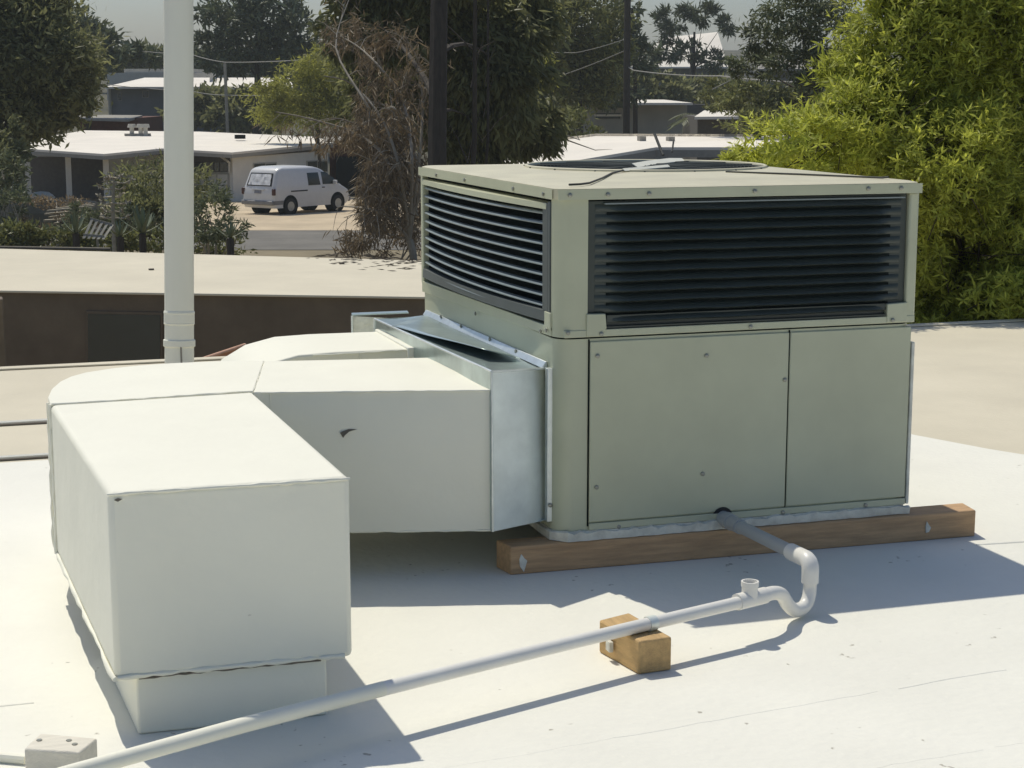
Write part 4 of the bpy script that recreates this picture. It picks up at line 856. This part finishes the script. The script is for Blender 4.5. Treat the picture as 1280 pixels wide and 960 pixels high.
# palms
def palm(label, px, py, v, fl, n, trunk, mt, ht):
    c = at(px, py, v); b = c.copy(); b.z = tz(v); t = thing('palm_tree', label, 'palm', b)
    obj('trunk', MB().tube([b, c], trunk, 8), M['trunk'], t)
    for k in range(n):
        a = 2 * pi * k / n + U(-.2, .2); e = U(.0, 1.0); f = MB()
        d = Vector((cos(a), sin(a), 0)); P = [c + d * fl * s + Vector((0, 0, fl * (e * s - (.55 + .3 * e) * s * s))) for s in (0, .3, .6, .85, 1)]
        for p, q in zip(P, P[1:]):
            for j in range(4):
                s = lerp(p, q, j / 4); sd = d.cross(Vector((0, 0, 1)))
                for sg in (1, -1): leafquad(f, s, (d * .6 + sd * sg + Vector((0, 0, -.35))).normalized(), Vector((0, 0, 1)), fl * .32, fl * .045)
        obj('frond', f, M[mt], t, angle=0)
palm('dark fan palm at the end of the light stucco house', 880, 150, 98, 1.9, 14, .16, 'lf_grey', 3)
palm('small palm crowning the corner of the light stucco house', 727, 122, 100, 1.2, 12, .12, 'lf_olive', 2)

# plants along the street side of the wing
def bush(label, blobs, n, L, Wd, lm, base, name='leafy_bush', **k):
    b = at(*base); b.z = min(b.z, tz(base[2])); t = thing(name, label, 'bush', b); st = MB()
    for px, py, v, rx, ry in blobs:
        c = at(px, py, v)
        for _ in range(3): st.tube([b + rdir() * .15, lerp(b, c, .6) + rdir() * .2, c + rdir() * .3], [.03, .02, .008], 5, False)
    obj('stems', st, M['trunkg'], t); obj('foliage', crown(MB(), blobs, n, L, Wd, **k), M[lm], t, angle=0); return t
bush('tall dark oleander behind the pale pole', [(205, 235, 46, 60, 38), (185, 270, 45, 55, 28), (235, 265, 45, 40, 35)], 7000, .20, .06, 'lf_dark', (205, 300, 46))
bush('green shrub between pale pole and van', [(262, 262, 40, 26, 36), (285, 285, 39, 24, 16), (250, 285, 39, 26, 16)], 1700, .15, .04, 'lf_grey', (265, 305, 40))
bush('tangled grey shrub at the left edge below the dark tree', [(12, 225, 44, 26, 34), (20, 265, 43, 32, 26), (60, 290, 42, 60, 14)], 2000, .17, .05, 'lf_grey', (20, 300, 43))
bush('tall dark shrub at the foot of the upper left tree', [(8, 185, 58, 22, 34), (0, 215, 57, 26, 30)], 2600, .26, .09, 'lf_dark', (6, 255, 58))
bush('brown dry shrub under the porch roof', [(75, 262, 50, 50, 18), (110, 285, 46, 50, 16), (45, 285, 44, 30, 14)], 1700, .16, .05, 'lf_brown', (80, 300, 46))
bush('dark undergrowth shrub beneath the dry tree', [(480, 300, 43, 45, 18), (520, 290, 43, 30, 40), (440, 312, 42, 25, 8)], 1900, .2, .04, 'lf_brown', (490, 320, 43))
def agave(label, px, py, v, L, n, up=.5):
    b = at(px, py, v); b.z = max(b.z, tz(v)); t = thing('agave', label, 'agave', b, group=None)
    if b.z > tz(v) + .1: obj('stem', MB().tube([Vector((b.x, b.y, tz(v))), b], .08, 6), M['trunk'], t)
    f = MB(); nl = 5
    vs = []
    for i in range(nl + 1):
        s = i / nl; wd = L * .10 * (1 - s) ** .6 * (.7 + .6 * s); vs += [(-wd, L * s, .25 * L * s * s + wd * .4), (0, L * s, .25 * L * s * s), (wd, L * s, .25 * L * s * s + wd * .4)]
    f.add(vs, [(3 * i + k, 3 * i + 1 + k, 3 * i + 4 + k, 3 * i + 3 + k) for i in range(nl) for k in (0, 1)])
    me = mesh_of(f, 'leaf', None, 40); me.materials.append(M['agave'])
    for k in range(n):
        o = obj('leaf', me, None, t); o.matrix_local = Matrix.Rotation(k * 2.4 + U(-.2, .2), 4, 'Z') @ Matrix.Rotation(lerp(.15, 1.15, k / n) * (up + .5), 4, 'X') @ Matrix.Scale(U(.8, 1.15), 4)
bush('low dense groundcover shrub hiding the feet of the agaves', [(60, 302, 41, 70, 16), (130, 303, 41, 50, 14), (190, 304, 41, 50, 15), (255, 306, 41, 50, 15), (20, 300, 41, 40, 20)], 6000, .15, .06, 'lf_olive', (140, 330, 41))
bush('grey leaved shrub between plank pile and dead flower stalk', [(120, 285, 44, 24, 22), (165, 280, 44, 30, 24), (100, 272, 45, 20, 16)], 2600, .15, .045, 'lf_grey', (130, 310, 44))
agave('broad grey agave directly left of the pale pole', 178, 292, 38, .62, 18)
agave('agave beside the slatted panel', 150, 296, 37, .45, 16)
agave('small agave at the foot of the green shrub', 288, 298, 38, .45, 14)
agave('agave half hidden between pole and green shrub', 215, 296, 37, .5, 16)
agave('upright agave in front of the plank pile', 95, 292, 40, .55, 16, .8)
# dead century-plant stalk
cb_ = at(142, 300, 40); cb_.z = tz(40); cst = thing('dry_flower_stalk', 'dead flower stalk with level side branches in front of the porch', 'plant', cb_)
tp = at(143, 216, 40); obj('stalk', MB().tube([cb_, at(141, 260, 40), tp], [.05, .045, .02], 8), M['dry'], cst)
for i, (y, l, r_) in enumerate(((228, 12, 24), (236, 20, 14), (246, 22, 12), (254, 16, 22), (264, 14, 12), (272, 16, 20), (222, 6, 10))):
    for s, e in ((-1, l), (1, r_)):
        a = at(142, y, 40); q = at(142 + s * e * .6, y + 1, 40 + U(-.3, .3)); z = at(142 + s * e, y - U(2, 6), 40 + U(-.3, .3))
        br = MB().tube([a, q, z], [.025, .02, .015], 5)
        for _ in range(12): leafquad(br, lerp(q, z, U(.2, 1)), rdir(), rdir(), U(.06, .14), .05)
        obj('branch', br, M['dry'], cst, angle=0)
# plank pile, slatted panel, boulder
pp = at(88, 268, 47); pp.z = tz(47); pk = thing('plank_pile', 'pile of pale weathered planks in the yard below the porch', 'planks', pp)
for k, (x0, y0, x1, y1) in enumerate(((58, 263, 116, 257), (55, 267, 112, 262), (60, 271, 118, 265), (54, 275, 108, 272), (66, 279, 120, 273), (70, 260, 117, 255))):
    a, b = at(x0, y0, 47 + .2 * k), at(x1, y1, 47.3 + .2 * k); obj('plank', MB().slab([a, b, b + FW * .22, a + FW * .22], (0, 0, -.045)), M['dry'], pk)
obj('trestle', MB().box(pp.x - .3, pp.x + .3, pp.y - .1, pp.y + .1, tz(47), at(88, 276, 47).z), M['trunk'], pk)
sp_ = at(118, 298, 36); sp_.z = tz(36); sl_ = thing('slatted_panel', 'tilted grey slatted panel leaning before the wing roof', 'panel', sp_)
for k in range(5):
    a, b = at(103 + 6 * k, 298 + .3 * k, 36), at(114 + 6.2 * k, 273 + 2 * k, 36.4); obj('slat', MB().slab([a, b, b + RT * .055, a + RT * .055], FW * .02), M['poleg'], sl_)
for t_ in (.1, .9):
    a, b = lerp(at(103, 298, 36.03), at(114, 273, 36.43), t_), lerp(at(129, 299.5, 36.03), at(141, 281, 36.43), t_); obj('rail', MB().slab([a, b, b + Vector((0, 0, .06)), a + Vector((0, 0, .06))], FW * .02), M['poleg'], sl_)
obj('leg', MB().tube([at(120, 285, 36.4), Vector((sp_.x, sp_.y, tz(36))) + FW * .6], .025, 6), M['poleg'], sl_)
bo = at(51, 247, 62); m = MB(); vs = []
bm = bmesh.new(); bmesh.ops.create_icosphere(bm, subdivisions=2, radius=.36)
for v_ in bm.verts: v_.co = Vector((v_.co.x * 1.35, v_.co.y, v_.co.z * .6)) * U(.88, 1.12) + bo
me = bpy.data.meshes.new('boulder'); bm.to_mesh(me); bm.free(); bo_ = obj('boulder', me, M['pale'])
for v_ in me.vertices: pass
tag(bo_, 'white boulder in the yard in front of the porch', 'boulder')
bd = bo.z - tz(62)
if bd > .3:                                            # it sits on a low dark mound of soil
    mo = struct('soil_mound', MB().prism([(bo.x + 2.2 * cos(a), bo.y + 1.6 * sin(a)) for a in [k * pi / 8 for k in range(16)]], tz(62) - .05, bo.z - .16), M['dirt'], bev=.3)

# dry leaf litter and a stick on the wing roof under the dry tree
ll = MB()
for k in range(150):
    t = RND(); p = at(lerp(400, 523, t ** .6), 100, 10) - CAM
    q = at(lerp(385, 523, t ** .55), lerp(316, 324, t) + abs(random.gauss(0, 6)), 10) - CAM; q = CAM + q * ((.004 - CAM.z) / q.z)
    leafquad(ll, q, (RT * U(-1, 1) + FW * U(-.4, .4)).normalized(), (Vector((0, 0, 1)) + rdir() * .15).normalized(), U(.04, .16), U(.01, .03))
lo_ = obj('leaf_litter', ll, M['trunk'], angle=0); lo_['kind'] = 'stuff'; lo_['label'] = 'dry leaf litter along the far edge of the wing roof'

# ------------------------------------------------------------------ thin haze box, added to lift the darks in the distance
hm = bpy.data.materials.new('haze'); hm.use_nodes = True; hn = hm.node_tree
for q in list(hn.nodes):
    if q.type == 'BSDF_PRINCIPLED': hn.nodes.remove(q)
vp = hn.nodes.new('ShaderNodeVolumePrincipled'); vp.inputs['Color'].default_value = (.90, .95, .93, 1); vp.inputs['Density'].default_value = .00055
hn.links.new(vp.outputs[0], hn.nodes['Material Output'].inputs['Volume'])
hz = obj('haze', MB().box(-2600, 2600, -2600, 3600, -6.2, 24), hm, angle=0); hz['kind'] = 'stuff'
